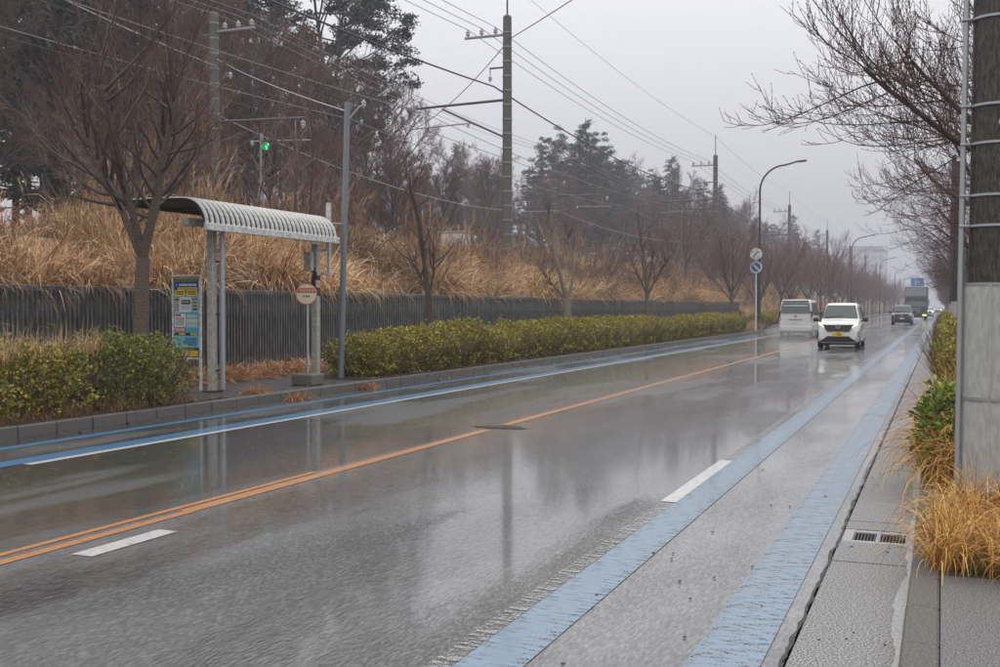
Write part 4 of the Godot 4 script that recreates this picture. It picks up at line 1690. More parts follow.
func build_wires() -> void:
	var dark := mat(Color(0.02, 0.02, 0.021), 0.5)
	var grey := mat(Color(0.22, 0.22, 0.225), 0.5, 0.3)
	var pale := mat(Color(0.42, 0.42, 0.42), 0.5, 0.2)
	var zs := [-3.0, 44.4, 91.4, 139.0, 187.0, 235.0, 283.0]
	var feeder := []
	for z in zs:
		feeder.append(P(-18.1, 11.05, z))
	wire("thick black feeder cable swooping past the tall concrete railway pole", feeder, 0.035, 0.75, dark, "cable")
	var names := ["thin power line on the innermost insulators of the tall pole", "thin power line on the middle insulators of the tall pole", "thin power line on the outermost insulators of the tall pole"]
	for k in 3:
		var p := []
		for z in zs:
			p.append(P(-17.5 - 0.55 - 0.65 * k, 13.62, z))
		wire(names[k], p, 0.014, 0.6, grey)
	var e := []
	for z in zs:
		e.append(P(-17.5, 15.6, z))
	wire("fine earth wire strung between the pole rods above the power lines", e, 0.010, 0.5, grey)
	# contact and messenger wires over both tracks
	var tr := [-21.4, -25.2]
	for k in 2:
		var m := []
		var c := []
		for z in zs:
			m.append(P(tr[k], 10.1, z))
			c.append(P(tr[k], 9.35, z))
		wire(["messenger wire over the track nearer the road", "messenger wire over the farther track"][k], m, 0.016, 0.55, grey)
		wire(["contact wire over the track nearer the road", "contact wire over the farther track"][k], c, 0.014, 0.05, dark)
		var d := Mb.new()
		for q in 22:
			var z := 2.0 + q * 6.0
			var f := fposmod(z + 3.0, 47.4) / 47.4
			d.tube([P(tr[k], 9.35, z), P(tr[k], 10.1 - 2.2 * f * (1.0 - f), z)], [0.008, 0.008], 3)
		var ds := solo("dropper_wires", d.mesh(grey), ["thin vertical droppers between the wires over the nearer track", "thin vertical droppers between the wires over the farther track"][k], "wire")
		ds.set_meta("kind", "stuff")
	# far side line, then the span from the near side
	var p3 := [P(-28.0, 13.4, -8.0), P(-28.0, 13.4, 38.0), P(-28.0, 13.2, 81.0), P(-28.0, 13.2, 126.0)]
	for k in 3:
		var q := []
		for a in p3:
			q.append(a + Vector3(0.55 + 0.65 * k, 0, 0))
		wire(["power line on the inner insulators of the pole before the wood", "power line on the middle insulators of the pole before the wood", "power line on the outer insulators of the pole before the wood"][k], q, 0.013, 0.6, grey)
	wire("pale cable rising from the grey steel post to the pole before the wood", [P(-10.48, 5.2, 18.42), P(-27.9, 11.75, 38.0)], 0.012, 0.12, pale, "cable")
	wire("pale cable running past the large street tree to the pole before the wood", [P(-22.0, 11.6, 10.0), P(-27.8, 11.4, 38.0)], 0.02, 0.4, pale, "cable")
	wire("black service line crossing over the road to the tall concrete railway pole", [P(6.0, 16.0, 22.0), P(-17.4, 13.0, 44.3)], 0.02, 0.5, dark, "cable")
	wire("black line from the tall concrete railway pole down to the wood edge", [P(-17.6, 12.95, 44.6), P(-33.0, 13.2, 66.0)], 0.02, 0.5, dark, "cable")
	wire("pale bundled cable slung along the hillside poles", [P(-27.8, 9.4, 38.0), P(-27.8, 9.0, 81.0), P(-19.5, 8.6, 112.0), P(-17.6, 8.2, 139.0)], 0.016, 1.3, pale, "cable")


# ------------------------------------------------------------------ bus stop
func build_bus_stop() -> void:
	var cream := concrete_mat(81, lin(0.33, 0.32, 0.285), lin(0.46, 0.445, 0.405), 0.8, 0.5, 0.6, 0.02)
	var white := concrete_mat(82, lin(0.44, 0.44, 0.43), lin(0.66, 0.655, 0.64), 0.6, 0.4, 0.4, 0.03)
	var rust := mat(Color(0.07, 0.032, 0.018), 0.8)
	var galv := mat(Color(0.38, 0.41, 0.45), 0.45, 0.5)
	var dark_brown := concrete_mat(83, lin(0.018, 0.015, 0.012), lin(0.055, 0.045, 0.036), 0.8, 0.7, 0.5, 0.06)  # near-black brown of the roof sheet between the ribs, rear beam and rafters
	# shelter
	var s := thing("bus_shelter", "bus shelter with curved ribbed white roof on two cream posts", "shelter", P(-10.9, 0.128, 16.0))
	var zf := 2.02   # local +z is nearer the camera
	var zb := -1.95
	for k in 2:
		var b := Mb.new()
		var z := 1.3 if k == 0 else -1.86
		var top := 2.66 if k == 0 else 2.55
		b.box(Vector3(0, top / 2.0, z), Vector3(0.12, top, 0.12), 0.012)
		var p := part("post", b.mesh(cream), s)
		var f := Mb.new()
		f.box(Vector3(0.0, 0.015, z), Vector3(0.24, 0.03, 0.24), 0.005)
		part("base_plate", f.mesh(rust), p)
		if k == 1:
			# paint gone from a stretch of the rear post
			var rs := Mb.new()
			for e in 7:
				var y := 1.62 + e * 0.075
				rs.box(Vector3(0.0 + 0.02 * sin(e * 1.7), y, z + 0.0), Vector3(0.123 - 0.05 * absf(sin(e * 2.3)), 0.085, 0.123), 0.0)
			part("rust_patch", rs.mesh(rust), p)
	var dp := Mb.new()
	dp.tube([Vector3(0.17, 0.05, 1.26), Vector3(0.17, 2.6, 1.26)], [0.042, 0.042], 10)
	var down := part("downpipe", dp.mesh(galv), s)
	var cl := Mb.new()
	for y in [0.35, 1.25, 2.1]:
		cl.box(Vector3(0.09, y, 1.27), Vector3(0.14, 0.03, 0.02), 0.0)
	part("bracket", cl.mesh(rust), down)
	# roof section (x across, y up) seen along the road
	var prof := []
	for e in 9:
		var a := PI * 0.5 * e / 8.0
		prof.append(Vector2(0.40 - 0.42 * (1.0 - cos(a)), 2.66 + 0.40 * sin(a)))
	prof.append(Vector2(-0.45, 3.07))
	prof.append(Vector2(-1.1, 3.06))
	prof.append(Vector2(-1.25, 3.05))
	var sheet := Mb.new()
	for e in prof.size() - 1:
		var a: Vector2 = prof[e]
		var c: Vector2 = prof[e + 1]
		sheet.quad(Vector3(a.x, a.y, zf), Vector3(a.x, a.y, zb), Vector3(c.x, c.y, zb), Vector3(c.x, c.y, zf))
		sheet.quad(Vector3(c.x, c.y - 0.012, zf), Vector3(c.x, c.y - 0.012, zb), Vector3(a.x - 0.008, a.y - 0.012, zb), Vector3(a.x - 0.008, a.y - 0.012, zf))
	part("roof_sheet", sheet.mesh(dark_brown), s)
	# raised ribs
	var rib := Mb.new()
	var hw := 0.034
	var n := prof.size()
	for e in n - 1:
		var a: Vector2 = prof[e]
		var c: Vector2 = prof[e + 1]
		var ta: Vector2 = (prof[mini(e + 1, n - 1)] - prof[maxi(e - 1, 0)]).normalized()
		var tc: Vector2 = (prof[mini(e + 2, n - 1)] - prof[e]).normalized()
		var na := Vector2(ta.y, -ta.x) * 0.024
		var nc := Vector2(tc.y, -tc.x) * 0.024
		var rp := [[-hw, 0.0], [-hw * 0.6, 1.0], [hw * 0.6, 1.0], [hw, 0.0]]
		for w in 3:
			var q0: Array = rp[w]
			var q1: Array = rp[w + 1]
			var p0: Vector2 = a + na * q0[1]
			var p1: Vector2 = a + na * q1[1]
			var p2: Vector2 = c + nc * q1[1]
			var p3: Vector2 = c + nc * q0[1]
			rib.quad(Vector3(p1.x, p1.y, q1[0]), Vector3(p0.x, p0.y, q0[0]), Vector3(p3.x, p3.y, q0[0]), Vector3(p2.x, p2.y, q1[0]))
	var f0: Vector2 = prof[0]
	rib.quad(Vector3(f0.x, f0.y, hw), Vector3(f0.x, f0.y, -hw), Vector3(f0.x + 0.024, f0.y, -hw * 0.6), Vector3(f0.x + 0.024, f0.y, hw * 0.6))
	var rm := rib.mesh(white)
	for k in 29:
		part("roof_rib", rm, s, Vector3(0, 0, lerpf(zf - 0.06, zb + 0.06, k / 28.0)))
	var fb := Mb.new()
	fb.box(Vector3(0.43, 2.61, (zf + zb) / 2.0), Vector3(0.06, 0.115, zf - zb + 0.04), 0.008)
	part("fascia", fb.mesh(white), s)
	fb = Mb.new()
	fb.box(Vector3(-1.23, 3.01, (zf + zb) / 2.0), Vector3(0.04, 0.06, zf - zb + 0.04), 0.008)
	part("rear_beam", fb.mesh(dark_brown), s)
	for k in 4:
		var rb := Mb.new()
		var z := lerpf(zf - 0.02, zb + 0.05, k / 3.0)
		for e in prof.size() - 1:
			var a: Vector2 = prof[e]
			var c: Vector2 = prof[e + 1]
			rb.tube([Vector3(a.x - 0.02, a.y - 0.03, z), Vector3(c.x - 0.02, c.y - 0.03, z)], [0.016, 0.016], 6)
		part("rafter", rb.mesh(dark_brown), s)
	fb = Mb.new()
	fb.box(Vector3(0.0, 2.70, (zf + zb) / 2.0), Vector3(0.10, 0.12, zf - zb - 0.1), 0.008)
	part("beam", fb.mesh(cream), s)
	var jb := Mb.new()
	jb.box(Vector3(0.0, 2.22, -1.62), Vector3(0.16, 0.36, 0.12), 0.015)
	part("switch_box", jb.mesh(cream), s)
	# hanging sign frame at the far end
	var fr := Mb.new()
	fr.box(Vector3(0.16, 2.46, -2.07), Vector3(0.06, 0.98, 0.06), 0.006)
	fr.box(Vector3(0.03, 2.0, -2.07), Vector3(0.30, 0.05, 0.05), 0.006)
	fr.box(Vector3(0.03, 2.45, -2.07), Vector3(0.30, 0.05, 0.05), 0.006)
	fr.box(Vector3(0.16, 3.02, -2.07), Vector3(0.09, 0.62, 0.05), 0.006)
	part("sign_frame", fr.mesh(white), s)
	# round stop sign on its block
	var g := thing("bus_stop_sign", "round red and cream bus stop sign on a concrete block", "sign", P(-10.35, 0.128, 16.68))
	var b := Mb.new()
	b.box(Vector3(0, 0.1, 0), Vector3(0.42, 0.2, 0.42), 0.02)
	part("base_block", b.mesh(concrete_mat(84, lin(0.09, 0.085, 0.075), lin(0.2, 0.19, 0.17), 1.3, 0.7, 2.0, 0.1)), g)
	b = Mb.new()
	b.tube([Vector3(0, 0.18, 0), Vector3(0.0, 1.48, 0)], [0.024, 0.024], 10)
	part("post", b.mesh(galv), g)
	var face := Node3D.new()
	face.name = "disc"
	g.add_child(face)
	face.position = Vector3(0, 1.6, 0.03)
	face.rotation.y = 0.45
	var red := mat(Color(0.46, 0.09, 0.07), 0.4)
	var ivory := mat(Color(0.62, 0.53, 0.38), 0.4)
	b = Mb.new()
	b.lathe(Vector3.ZERO, [Vector2(0.0, -0.012), Vector2(0.19, -0.012), Vector2(0.19, 0.0), Vector2(0.0, 0.0)], 32, Basis(Vector3.RIGHT, PI / 2))
	part("rim", b.mesh(red), face)
	b = Mb.new()
	b.lathe(Vector3(0, 0, 0.004), [Vector2(0.0, 0.0), Vector2(0.175, 0.0), Vector2(0.175, 0.002), Vector2(0.0, 0.002)], 32, Basis(Vector3.RIGHT, PI / 2))
	part("plate", b.mesh(ivory), face)
	# red band with pale lettering and a dark stop name, both too small to read
	b = Mb.new()
	var band := []
	for e in 13:
		var x := lerpf(-0.165, 0.165, e / 12.0)
		band.append(Vector2(x, 0.022))
	for e in 13:
		var x := lerpf(0.165, -0.165, e / 12.0)
		band.append(Vector2(x, minf(0.105, sqrt(maxf(0.168 * 0.168 - x * x, 0.0006)) + 0.0)))
	b.prism(band, 0.003, Vector3(0, 0, 0.007))
	part("band", b.mesh(red), face)
	b = Mb.new()
	glyphs(b, 5, Vector3(-0.12, 0.045, 0.0115), 0.047, 0.036, 0.5)
	part("lettering", b.mesh(ivory), face)
	b = Mb.new()
	glyphs(b, 9, Vector3(-0.06, -0.055, 0.0085), 0.038, 0.035, 1.0)
	part("stop_name", b.mesh(mat(Color(0.02, 0.02, 0.025), 0.5)), face)
	# timetable and poster board
	var bd := thing("notice_board", "narrow standing poster board in a white frame behind the round shrub", "board", P(-11.55, 0.128, 14.9))
	b = Mb.new()
	for k in 2:
		b.box(Vector3(-0.27 + k * 0.54, 0.95, 0), Vector3(0.035, 1.9, 0.05), 0.005)
	b.box(Vector3(0, 1.885, 0), Vector3(0.505, 0.03, 0.05), 0.005)
	b.box(Vector3(0, 0.52, 0), Vector3(0.505, 0.03, 0.05), 0.005)
	part("frame", b.mesh(white), bd)
	b = Mb.new()
	b.box(Vector3(0, 1.2025, -0.004), Vector3(0.503, 1.335, 0.025), 0.0)
	part("panel", b.mesh(white), bd)
	b = Mb.new()
	b.quad(Vector3(-0.245, 0.545, 0.013), Vector3(0.245, 0.545, 0.013), Vector3(0.245, 1.86, 0.013), Vector3(-0.245, 1.86, 0.013))
	part("poster", b.mesh(poster_material(), false, true), bd)
	# steel post that carries the frame and a cable
	var lp := thing("steel_post", "slim grey steel post standing in front of the olive hedge", "pole", P(-10.62, 0.128, 18.35))
	b = Mb.new()
	b.tube([Vector3(-0.04, -0.1, 0), Vector3(0.13, 5.25, 0)], [0.062, 0.055], 12)
	part("shaft", b.mesh(mat(Color(0.20, 0.225, 0.25), 0.5, 0.4)), lp)
	b = Mb.new()
	b.tube([Vector3(0.06, 2.95, 0), Vector3(-0.12, 2.95, 0.27)], [0.015, 0.015], 6)
	part("bracket", b.mesh(galv), lp)
	b = Mb.new()
	b.tube([Vector3(0.13, 4.9, 0), Vector3(0.40, 5.15, 0.0), Vector3(0.48, 5.15, 0)], [0.02, 0.02, 0.03], 6)
	insulator(lp, Vector3(0.48, 5.12, 0), 1.0, 0.5)
	part("cable_arm", b.mesh(galv), lp)


# rows of small strokes that look like writing seen from too far off to read
func glyphs(b: Mb, sd: int, at: Vector3, w: float, h: float, weight: float) -> void:
	var r := RandomNumberGenerator.new()
	r.seed = sd
	for k in (6 if weight < 0.8 else 3):
		var o := at + Vector3(k * w * 1.08, 0, 0)
		for e in 3:
			b.box(o + Vector3(w * 0.5, h * (0.15 + 0.35 * e), 0), Vector3(w * r.randf_range(0.5, 0.9), h * 0.16 * (0.7 + weight * 0.5), 0.0015))
		for e in 2:
			b.box(o + Vector3(w * r.randf_range(0.25, 0.75), h * 0.5, 0.0012), Vector3(w * 0.14, h * r.randf_range(0.6, 1.0), 0.0015))


func poster_material() -> StandardMaterial3D:
	var w := 128
	var h := 480
	var im := Image.create(w, h, false, Image.FORMAT_RGBA8)
	im.fill(Color(0.30, 0.62, 0.76))
	var r := RandomNumberGenerator.new()
	r.seed = 77
	var rect := func(x: int, y: int, ww: int, hh: int, c: Color) -> void: im.fill_rect(Rect2i(x, y, ww, hh), c)
	var text := func(x: int, y: int, ww: int, hh: int, c: Color, rows: int) -> void:
		for k in rows:
			var yy := y + k * hh / rows
			var xx := x
			while xx < x + ww - 3:
				var g := r.randi_range(2, 6)
				im.fill_rect(Rect2i(xx, yy + r.randi_range(0, 1), mini(g, x + ww - xx), maxi(1, hh / rows - 2)), c)
				xx += g + r.randi_range(1, 2)
	rect.call(0, 0, 128, 12, Color(0.55, 0.13, 0.10))
	text.call(4, 3, 120, 7, Color(0.85, 0.75, 0.6), 1)
	rect.call(0, 12, 128, 18, Color(0.10, 0.30, 0.22))
	text.call(6, 15, 116, 12, Color(0.55, 0.65, 0.4), 2)
	rect.call(0, 30, 128, 62, Color(0.07, 0.26, 0.52))
	rect.call(6, 38, 14, 14, Color(0.25, 0.5, 0.75))
	text.call(26, 38, 94, 15, Color(0.85, 0.9, 0.95), 1)
	rect.call(20, 60, 102, 13, Color(0.93, 0.82, 0.10))
	text.call(26, 63, 90, 7, Color(0.15, 0.14, 0.1), 1)
	rect.call(4, 76, 52, 36, Color(0.93, 0.82, 0.10))
	rect.call(66, 76, 56, 36, Color(0.93, 0.82, 0.10))
	text.call(8, 80, 44, 28, Color(0.15, 0.14, 0.1), 3)
	text.call(72, 80, 46, 28, Color(0.15, 0.14, 0.1), 3)
	rect.call(4, 124, 26, 90, Color(0.75, 0.74, 0.7))
	rect.call(4, 126, 22, 16, Color(0.62, 0.22, 0.18))
	text.call(6, 146, 20, 60, Color(0.4, 0.4, 0.42), 6)
	rect.call(94, 122, 30, 84, Color(0.82, 0.84, 0.84))
	for k in 4:
		rect.call(96, 124 + k * 20, 26, 16, Color(r.randf_range(0.2, 0.6), r.randf_range(0.25, 0.55), r.randf_range(0.2, 0.5)))
	rect.call(4, 220, 56, 76, Color(0.86, 0.85, 0.80))
	rect.call(6, 222, 30, 12, Color(0.62, 0.2, 0.16))
	text.call(8, 240, 46, 50, Color(0.35, 0.36, 0.4), 6)
	for k in 3:
		rect.call(66, 222 + k * 28, 56, 23, Color(r.randf_range(0.6, 0.85), r.randf_range(0.65, 0.85), r.randf_range(0.6, 0.8)))
		text.call(70, 226 + k * 28, 46, 14, Color(0.75, 0.75, 0.72), 2)
	rect.call(4, 302, 56, 26, Color(0.72, 0.25, 0.18))
	text.call(8, 306, 48, 18, Color(0.85, 0.8, 0.7), 2)
	rect.call(4, 334, 118, 16, Color(0.10, 0.14, 0.16))
	rect.call(24, 335, 34, 13, Color(0.80, 0.68, 0.08))
	rect.call(84, 335, 36, 13, Color(0.80, 0.68, 0.08))
	rect.call(0, 352, 128, 70, Color(0.42, 0.70, 0.80))
	text.call(56, 362, 64, 50, Color(0.10, 0.30, 0.42), 6)
	rect.call(0, 422, 128, 58, Color(0.10, 0.12, 0.14))
	rect.call(4, 438, 46, 38, Color(0.82, 0.72, 0.1))
	rect.call(78, 438, 46, 38, Color(0.82, 0.72, 0.1))
	text.call(30, 426, 70, 8, Color(0.8, 0.7, 0.15), 1)
	rect.call(52, 440, 24, 34, Color(0.7, 0.7, 0.66))
	# white sheet taped over the middle, with a dark label
	rect.call(30, 118, 60, 92, Color(0.80, 0.80, 0.82))
	rect.call(38, 136, 46, 26, Color(0.10, 0.10, 0.11))
	text.call(42, 143, 38, 12, Color(0.75, 0.75, 0.75), 1)
	text.call(38, 170, 44, 24, Color(0.6, 0.6, 0.62), 3)
	var m := StandardMaterial3D.new()
	m.albedo_texture = to_tex(im)
	m.roughness = 0.35
	m.texture_repeat = false
	return m


# ------------------------------------------------------------------ lamps and signs
func street_lamp(label: String, at: Vector3) -> void:
	var o := thing("street_lamp", label, "street lamp", at, "curved arm street lamps along the left kerb")
	var b := Mb.new()
	var pts := [Vector3(0, -0.1, 0), Vector3(0, 4.0, 0), Vector3(0, 8.4, 0)]
	var rr := [0.095, 0.08, 0.06]
	for k in 8:
		var a := PI * 0.5 * (k + 1) / 8.0
		pts.append(Vector3(1.5 * (1.0 - cos(a)), 8.4 + 1.5 * sin(a), 0))
		rr.append(0.055)
	pts.append(Vector3(2.1, 10.05, 0))
	rr.append(0.05)
	b.tube(pts, rr, 12)
	part("pole", b.mesh(M.lamp_steel), o)
	b = Mb.new()
	b.box(Vector3(2.42, 10.09, 0), Vector3(0.66, 0.10, 0.24), 0.04, Basis(Vector3.BACK, 0.06))
	part("lamp_head", b.mesh(M.lamp_steel), o)
	b = Mb.new()
	b.box(Vector3(2.46, 10.035, 0), Vector3(0.42, 0.02, 0.18), 0.006, Basis(Vector3.BACK, 0.06))
	part("lens", b.mesh(mat(Color(0.4, 0.4, 0.42), 0.2)), o)
	b = Mb.new()
	b.lathe(Vector3.ZERO, [Vector2(0.2, 0.0), Vector2(0.2, 0.03), Vector2(0.12, 0.05), Vector2(0.105, 0.8), Vector2(0.09, 0.85)], 12)
	part("base", b.mesh(M.lamp_steel), o)


func build_lamps_and_signs() -> void:
	M.lamp_steel = mat(Color(0.045, 0.05, 0.058), 0.45, 0.3)
	street_lamp("curved arm street lamp rising beside the two round road signs", P(-10.3, 0.13, 67.9))
	var z := 141.0
	for k in 4:
		street_lamp("hazy curved street lamp far along the left kerb", P(-10.3, 0.13, z))
		z += 66.0
	# regulatory signs on a white pole
	var o := thing("road_sign", "two round blue and white road signs, one above the other on a white pole", "road sign", P(-9.95, 0.13, 64.3))
	var b := Mb.new()
	b.tube([Vector3(0, -0.1, 0), Vector3(0, 4.75, 0)], [0.04, 0.04], 10)
	part("pole", b.mesh(mat(Color(0.66, 0.66, 0.66), 0.4)), o)
	var white := mat(Color(0.68, 0.69, 0.70), 0.35)
	var blue := mat(Color(0.03, 0.11, 0.30), 0.35)
	var red := mat(Color(0.45, 0.04, 0.04), 0.35)
	var turn := Basis(Vector3.RIGHT, PI / 2)
	for k in 2:
		var s := Node3D.new()
		s.name = "sign_disc"
		o.add_child(s, true)
		s.position = Vector3(0.0, 4.42 - k * 0.76, 0.05)
		s.rotation.y = 0.12
		b = Mb.new()
		b.lathe(Vector3.ZERO, [Vector2(0, 0), Vector2(0.34, 0), Vector2(0.34, 0.012), Vector2(0, 0.012)], 28, turn)
		part("plate", b.mesh(white), s)
		if k == 0:
			# grey arrow sweep on white
			b = Mb.new()
			b.tube([Vector3(-0.15, -0.18, 0.016), Vector3(-0.05, 0.0, 0.016), Vector3(0.12, 0.1, 0.016)], [0.035, 0.035, 0.03], 6)
			b.prism([Vector2(0.06, 0.2), Vector2(0.2, 0.13), Vector2(0.1, 0.0)], 0.006, Vector3(0, 0, 0.012))
			part("marking", b.mesh(mat(Color(0.16, 0.2, 0.27), 0.4)), s)
		else:
			b = Mb.new()
			b.lathe(Vector3(0, 0, 0.013), [Vector2(0, 0), Vector2(0.27, 0), Vector2(0.27, 0.004), Vector2(0, 0.004)], 28, turn)
			part("field", b.mesh(blue), s)
			b = Mb.new()
			b.box(Vector3(0, 0, 0.022), Vector3(0.50, 0.075, 0.006), 0.0, Basis(Vector3.BACK, -PI / 4))
			part("slash", b.mesh(white), s)


# ------------------------------------------------------------------ near side: plated poles, straw grass
func plated_pole(label: String, at: Vector3, lean: float, near: bool, high := 9.0) -> void:
	var o := thing("utility_pole", label, "utility pole", at, "plated utility poles along the near kerb")
	o.rotation.z = -lean
	var b := Mb.new()
	b.lathe(Vector3.ZERO, [Vector2(0.172, -0.3), Vector2(0.15, 4.0), Vector2(0.15 - 0.007 * (high - 4.0), high), Vector2(0.0, high + 0.03)], 28)
	part("shaft", b.mesh(M.wet_pole), o)
	# sheet wrap in two lengths, edges lapped at the seam
	var cuts := [[0.16, 0.775], [0.79, 1.54]]
	for k in 2:
		b = Mb.new()
		var r := 0.192 - 0.002 * k
		b.lathe(Vector3(0, 0, 0), [Vector2(0.172, cuts[k][0]), Vector2(r, cuts[k][0]), Vector2(r - 0.001, cuts[k][1]), Vector2(0.165, cuts[k][1])], 36)
		var p := part("cover_plate", b.mesh(M.plate), o)
		if near:
			b = Mb.new()
			b.box(Vector3(-0.185 * sin(0.15), (cuts[k][0] + cuts[k][1]) / 2.0, 0.185), Vector3(0.016, cuts[k][1] - cuts[k][0] - 0.02, 0.018), 0.004)
			part("seam_strip", b.mesh(M.plate), p)
	b = Mb.new()
	ring(b, 0.782, 0.188, 0.022, 0.012)
	ring(b, 1.535, 0.182, 0.02, 0.012)
	part("strap", b.mesh(M.steel_grey), o)
	# cable conduit up the road side, held by steel bands
	if near:
		b = Mb.new()
		b.tube([Vector3(-0.212, -0.1, 0.05), Vector3(-0.208, 1.6, 0.05), Vector3(-0.186, 4.5, 0.045)], [0.019, 0.019, 0.019], 12)
		part("conduit", b.mesh(M.conduit), o)
		b = Mb.new()
		for y in [1.92, 2.12, 2.46, 2.71, 3.28]:
			ring(b, y, 0.163 - 0.005 * (y - 1.9), 0.016, 0.010)
			b.box(Vector3(-0.19, y, 0.05), Vector3(0.065, 0.016, 0.055), 0.004)
		part("band", b.mesh(M.conduit), o)
		b = Mb.new()
		b.tube([Vector3(0.03, 2.58, 0.15), Vector3(0.03, 2.58, 0.20)], [0.028, 0.028], 10)
		part("eye_bolt", b.mesh(M.conduit), o)


func build_right_side() -> void:
	M.wet_pole = concrete_mat(91, lin(0.018, 0.016, 0.014), lin(0.062, 0.055, 0.048), 1.2, 0.45, 1.5, 0.04)
	(M.wet_pole as StandardMaterial3D).uv1_scale = Vector3(2.2, 0.35, 2.2)
	M.plate = concrete_mat(92, lin(0.31, 0.32, 0.32), lin(0.40, 0.41, 0.41), 0.9, 0.45, 0.6, 0.03)
	(M.plate as StandardMaterial3D).uv1_scale = Vector3(1.8, 0.5, 1.8)
	M.conduit = mat(Color(0.36, 0.38, 0.40), 0.4, 0.4)
	plated_pole("dark wet utility pole with grey cover plates and a side conduit by the straw grass", P(0.315, 0.115, 8.0), 0.004, true)
	plated_pole("second plated utility pole standing in the yellow green hedge", P(0.42, 0.115, 33.0), 0.0, false, 5.4)
	plated_pole("hazy plated utility pole far along the near kerb row", P(0.5, 0.115, 60.0), 0.0, false)
	var straw := [Color(0.56, 0.29, 0.06), Color(0.66, 0.39, 0.11), Color(0.40, 0.18, 0.04), Color(0.70, 0.46, 0.17), Color(0.24, 0.10, 0.025), Color(0.50, 0.30, 0.10)]
	var r := RandomNumberGenerator.new()
	r.seed = 91
	var kinds := []
	for k in 3:
		kinds.append(tuft(700 + k, 80, 0.3, 0.85, 0.13, 0.0042, [2.6, 3.4, 2.0][k], straw, 7))
	var clump := thing("straw_grass", "big clump of bright straw grass round the foot of the plated pole", "grass")
	clump.set_meta("kind", "stuff")
	for k in 3:
		var tf := []
		for e in 23:
			var x := r.randf_range(-0.01, 0.95)
			var z := r.randf_range(5.75, 7.75)
			var bs := Basis(Vector3.UP, r.randf() * TAU) * Basis(Vector3.BACK, 0.15 if x < 0.2 else 0.0)
			tf.append(Transform3D(bs.scaled(Vector3.ONE * r.randf_range(0.42, 0.7)), P(x, 0.12, z)))
		scatter("blades", kinds[k], tf, [], clump)
	var back := thing("straw_grass", "straw grass leaning between the glossy shrub and the yellow green hedge", "grass")
	back.set_meta("kind", "stuff")
	for k in 3:
		var tf := []
		for e in 24:
			var x := r.randf_range(0.0, 0.5)
			var z := r.randf_range(9.0, 14.2)
			tf.append(Transform3D(Basis(Vector3.UP, r.randf() * TAU).scaled(Vector3.ONE * r.randf_range(0.75, 1.15)), P(x, 0.12, z)))
		scatter("blades", kinds[k], tf, [], back)
	# green shoots at the foot of the clump
	var gr := tuft(710, 26, 0.12, 0.3, 0.08, 0.006, 1.2, [Color(0.07, 0.15, 0.025), Color(0.11, 0.19, 0.03)], 3)
	var tf2 := []
	for e in 14:
		tf2.append(Transform3D(Basis(Vector3.UP, r.randf() * TAU).scaled(Vector3.ONE * r.randf_range(0.5, 0.9)), P(r.randf_range(0.1, 0.9), 0.12, r.randf_range(6.15, 6.7))))
	tag(scatter("green_weeds", gr, tf2, []), "green weeds sprouting under the bright straw clump", "weeds", "", "stuff")


# ------------------------------------------------------------------ vehicles
# st: stations from nose to tail [z, half width low, half width roof, bottom, belt, top]
func car_shell(st: Array) -> Mb:
	var b := Mb.new()
	var pts := []
	var n := 15
	for s in st:
		var w: float = s[1]
		var wt: float = s[2]
		var y0: float = s[3]
		var yb: float = s[4]
		var yt: float = s[5]
		var half := [Vector2(0, y0), Vector2(w * 0.8, y0), Vector2(w * 0.97, y0 + 0.07), Vector2(w, lerpf(y0, yb, 0.5)), Vector2(w * 0.985, yb), Vector2(wt, yt - 0.09), Vector2(wt - 0.09, yt - 0.012), Vector2(0, yt)]
		for k in 8:
			pts.append(Vector3(half[k].x, half[k].y, s[0]))
		for k in range(6, -1, -1):
			pts.append(Vector3(-half[k].x, half[k].y, s[0]))
	b.grid(pts, st.size(), n, false)
	# close nose and tail
	for e in 2:
		var o := 0 if e == 0 else (st.size() - 1) * n
		for k in range(1, n - 2):
			if e == 0:
				b.tri(pts[o], pts[o + k], pts[o + k + 1])
			else:
				b.tri(pts[o], pts[o + k + 1], pts[o + k])
	return b


func wheel(root: Node3D, x: float, z: float, r: float, w: float) -> void:
	var o := Node3D.new()
	o.name = "wheel"
	root.add_child(o, true)
	o.position = Vector3(x, r, z)
	var side := Basis(Vector3.BACK, -PI / 2 if x > 0 else PI / 2)
	var b := Mb.new()
	b.lathe(Vector3.ZERO, [Vector2(r * 0.62, -w / 2), Vector2(r * 0.94, -w / 2), Vector2(r, -w * 0.32), Vector2(r, w * 0.32), Vector2(r * 0.94, w / 2), Vector2(r * 0.62, w / 2)], 20, side)
	part("tyre", b.mesh(M.tyre), o)
	b = Mb.new()
	b.lathe(Vector3.ZERO, [Vector2(0, w * 0.4), Vector2(r * 0.2, w * 0.42), Vector2(r * 0.58, w * 0.36), Vector2(r * 0.64, w * 0.5)], 20, side)
	part("rim", b.mesh(M.rim), o)


func poly_part(called: String, root: Node3D, pts: Array, m: Material, thick := 0.02) -> MeshInstance3D:
	# pts: 3-D outline counter-clockwise from outside; a thin slab pushed outwards
	var b := Mb.new()
	var nn: Vector3 = (pts[1] - pts[0]).cross(pts[2] - pts[0]).normalized()
	var c := Vector3.ZERO
	for p in pts:
		c += p / pts.size()
	for k in pts.size():
		var p: Vector3 = pts[k]
		var q: Vector3 = pts[(k + 1) % pts.size()]
		b.tri(c + nn * thick, p + nn * thick, q + nn * thick)
		b.quad(p, q, q + nn * thick, p + nn * thick)
	return part(called, b.mesh(m), root)


func flip(pts: Array) -> Array:
	var out := []
	for k in range(pts.size() - 1, -1, -1):
		out.append(Vector3(-pts[k].x, pts[k].y, pts[k].z))
	return out


func sided(called: String, root: Node3D, pts: Array, m: Material, thick := 0.02) -> void:
	poly_part(called, root, pts, m, thick)
	poly_part(called, root, flip(pts), m, thick)


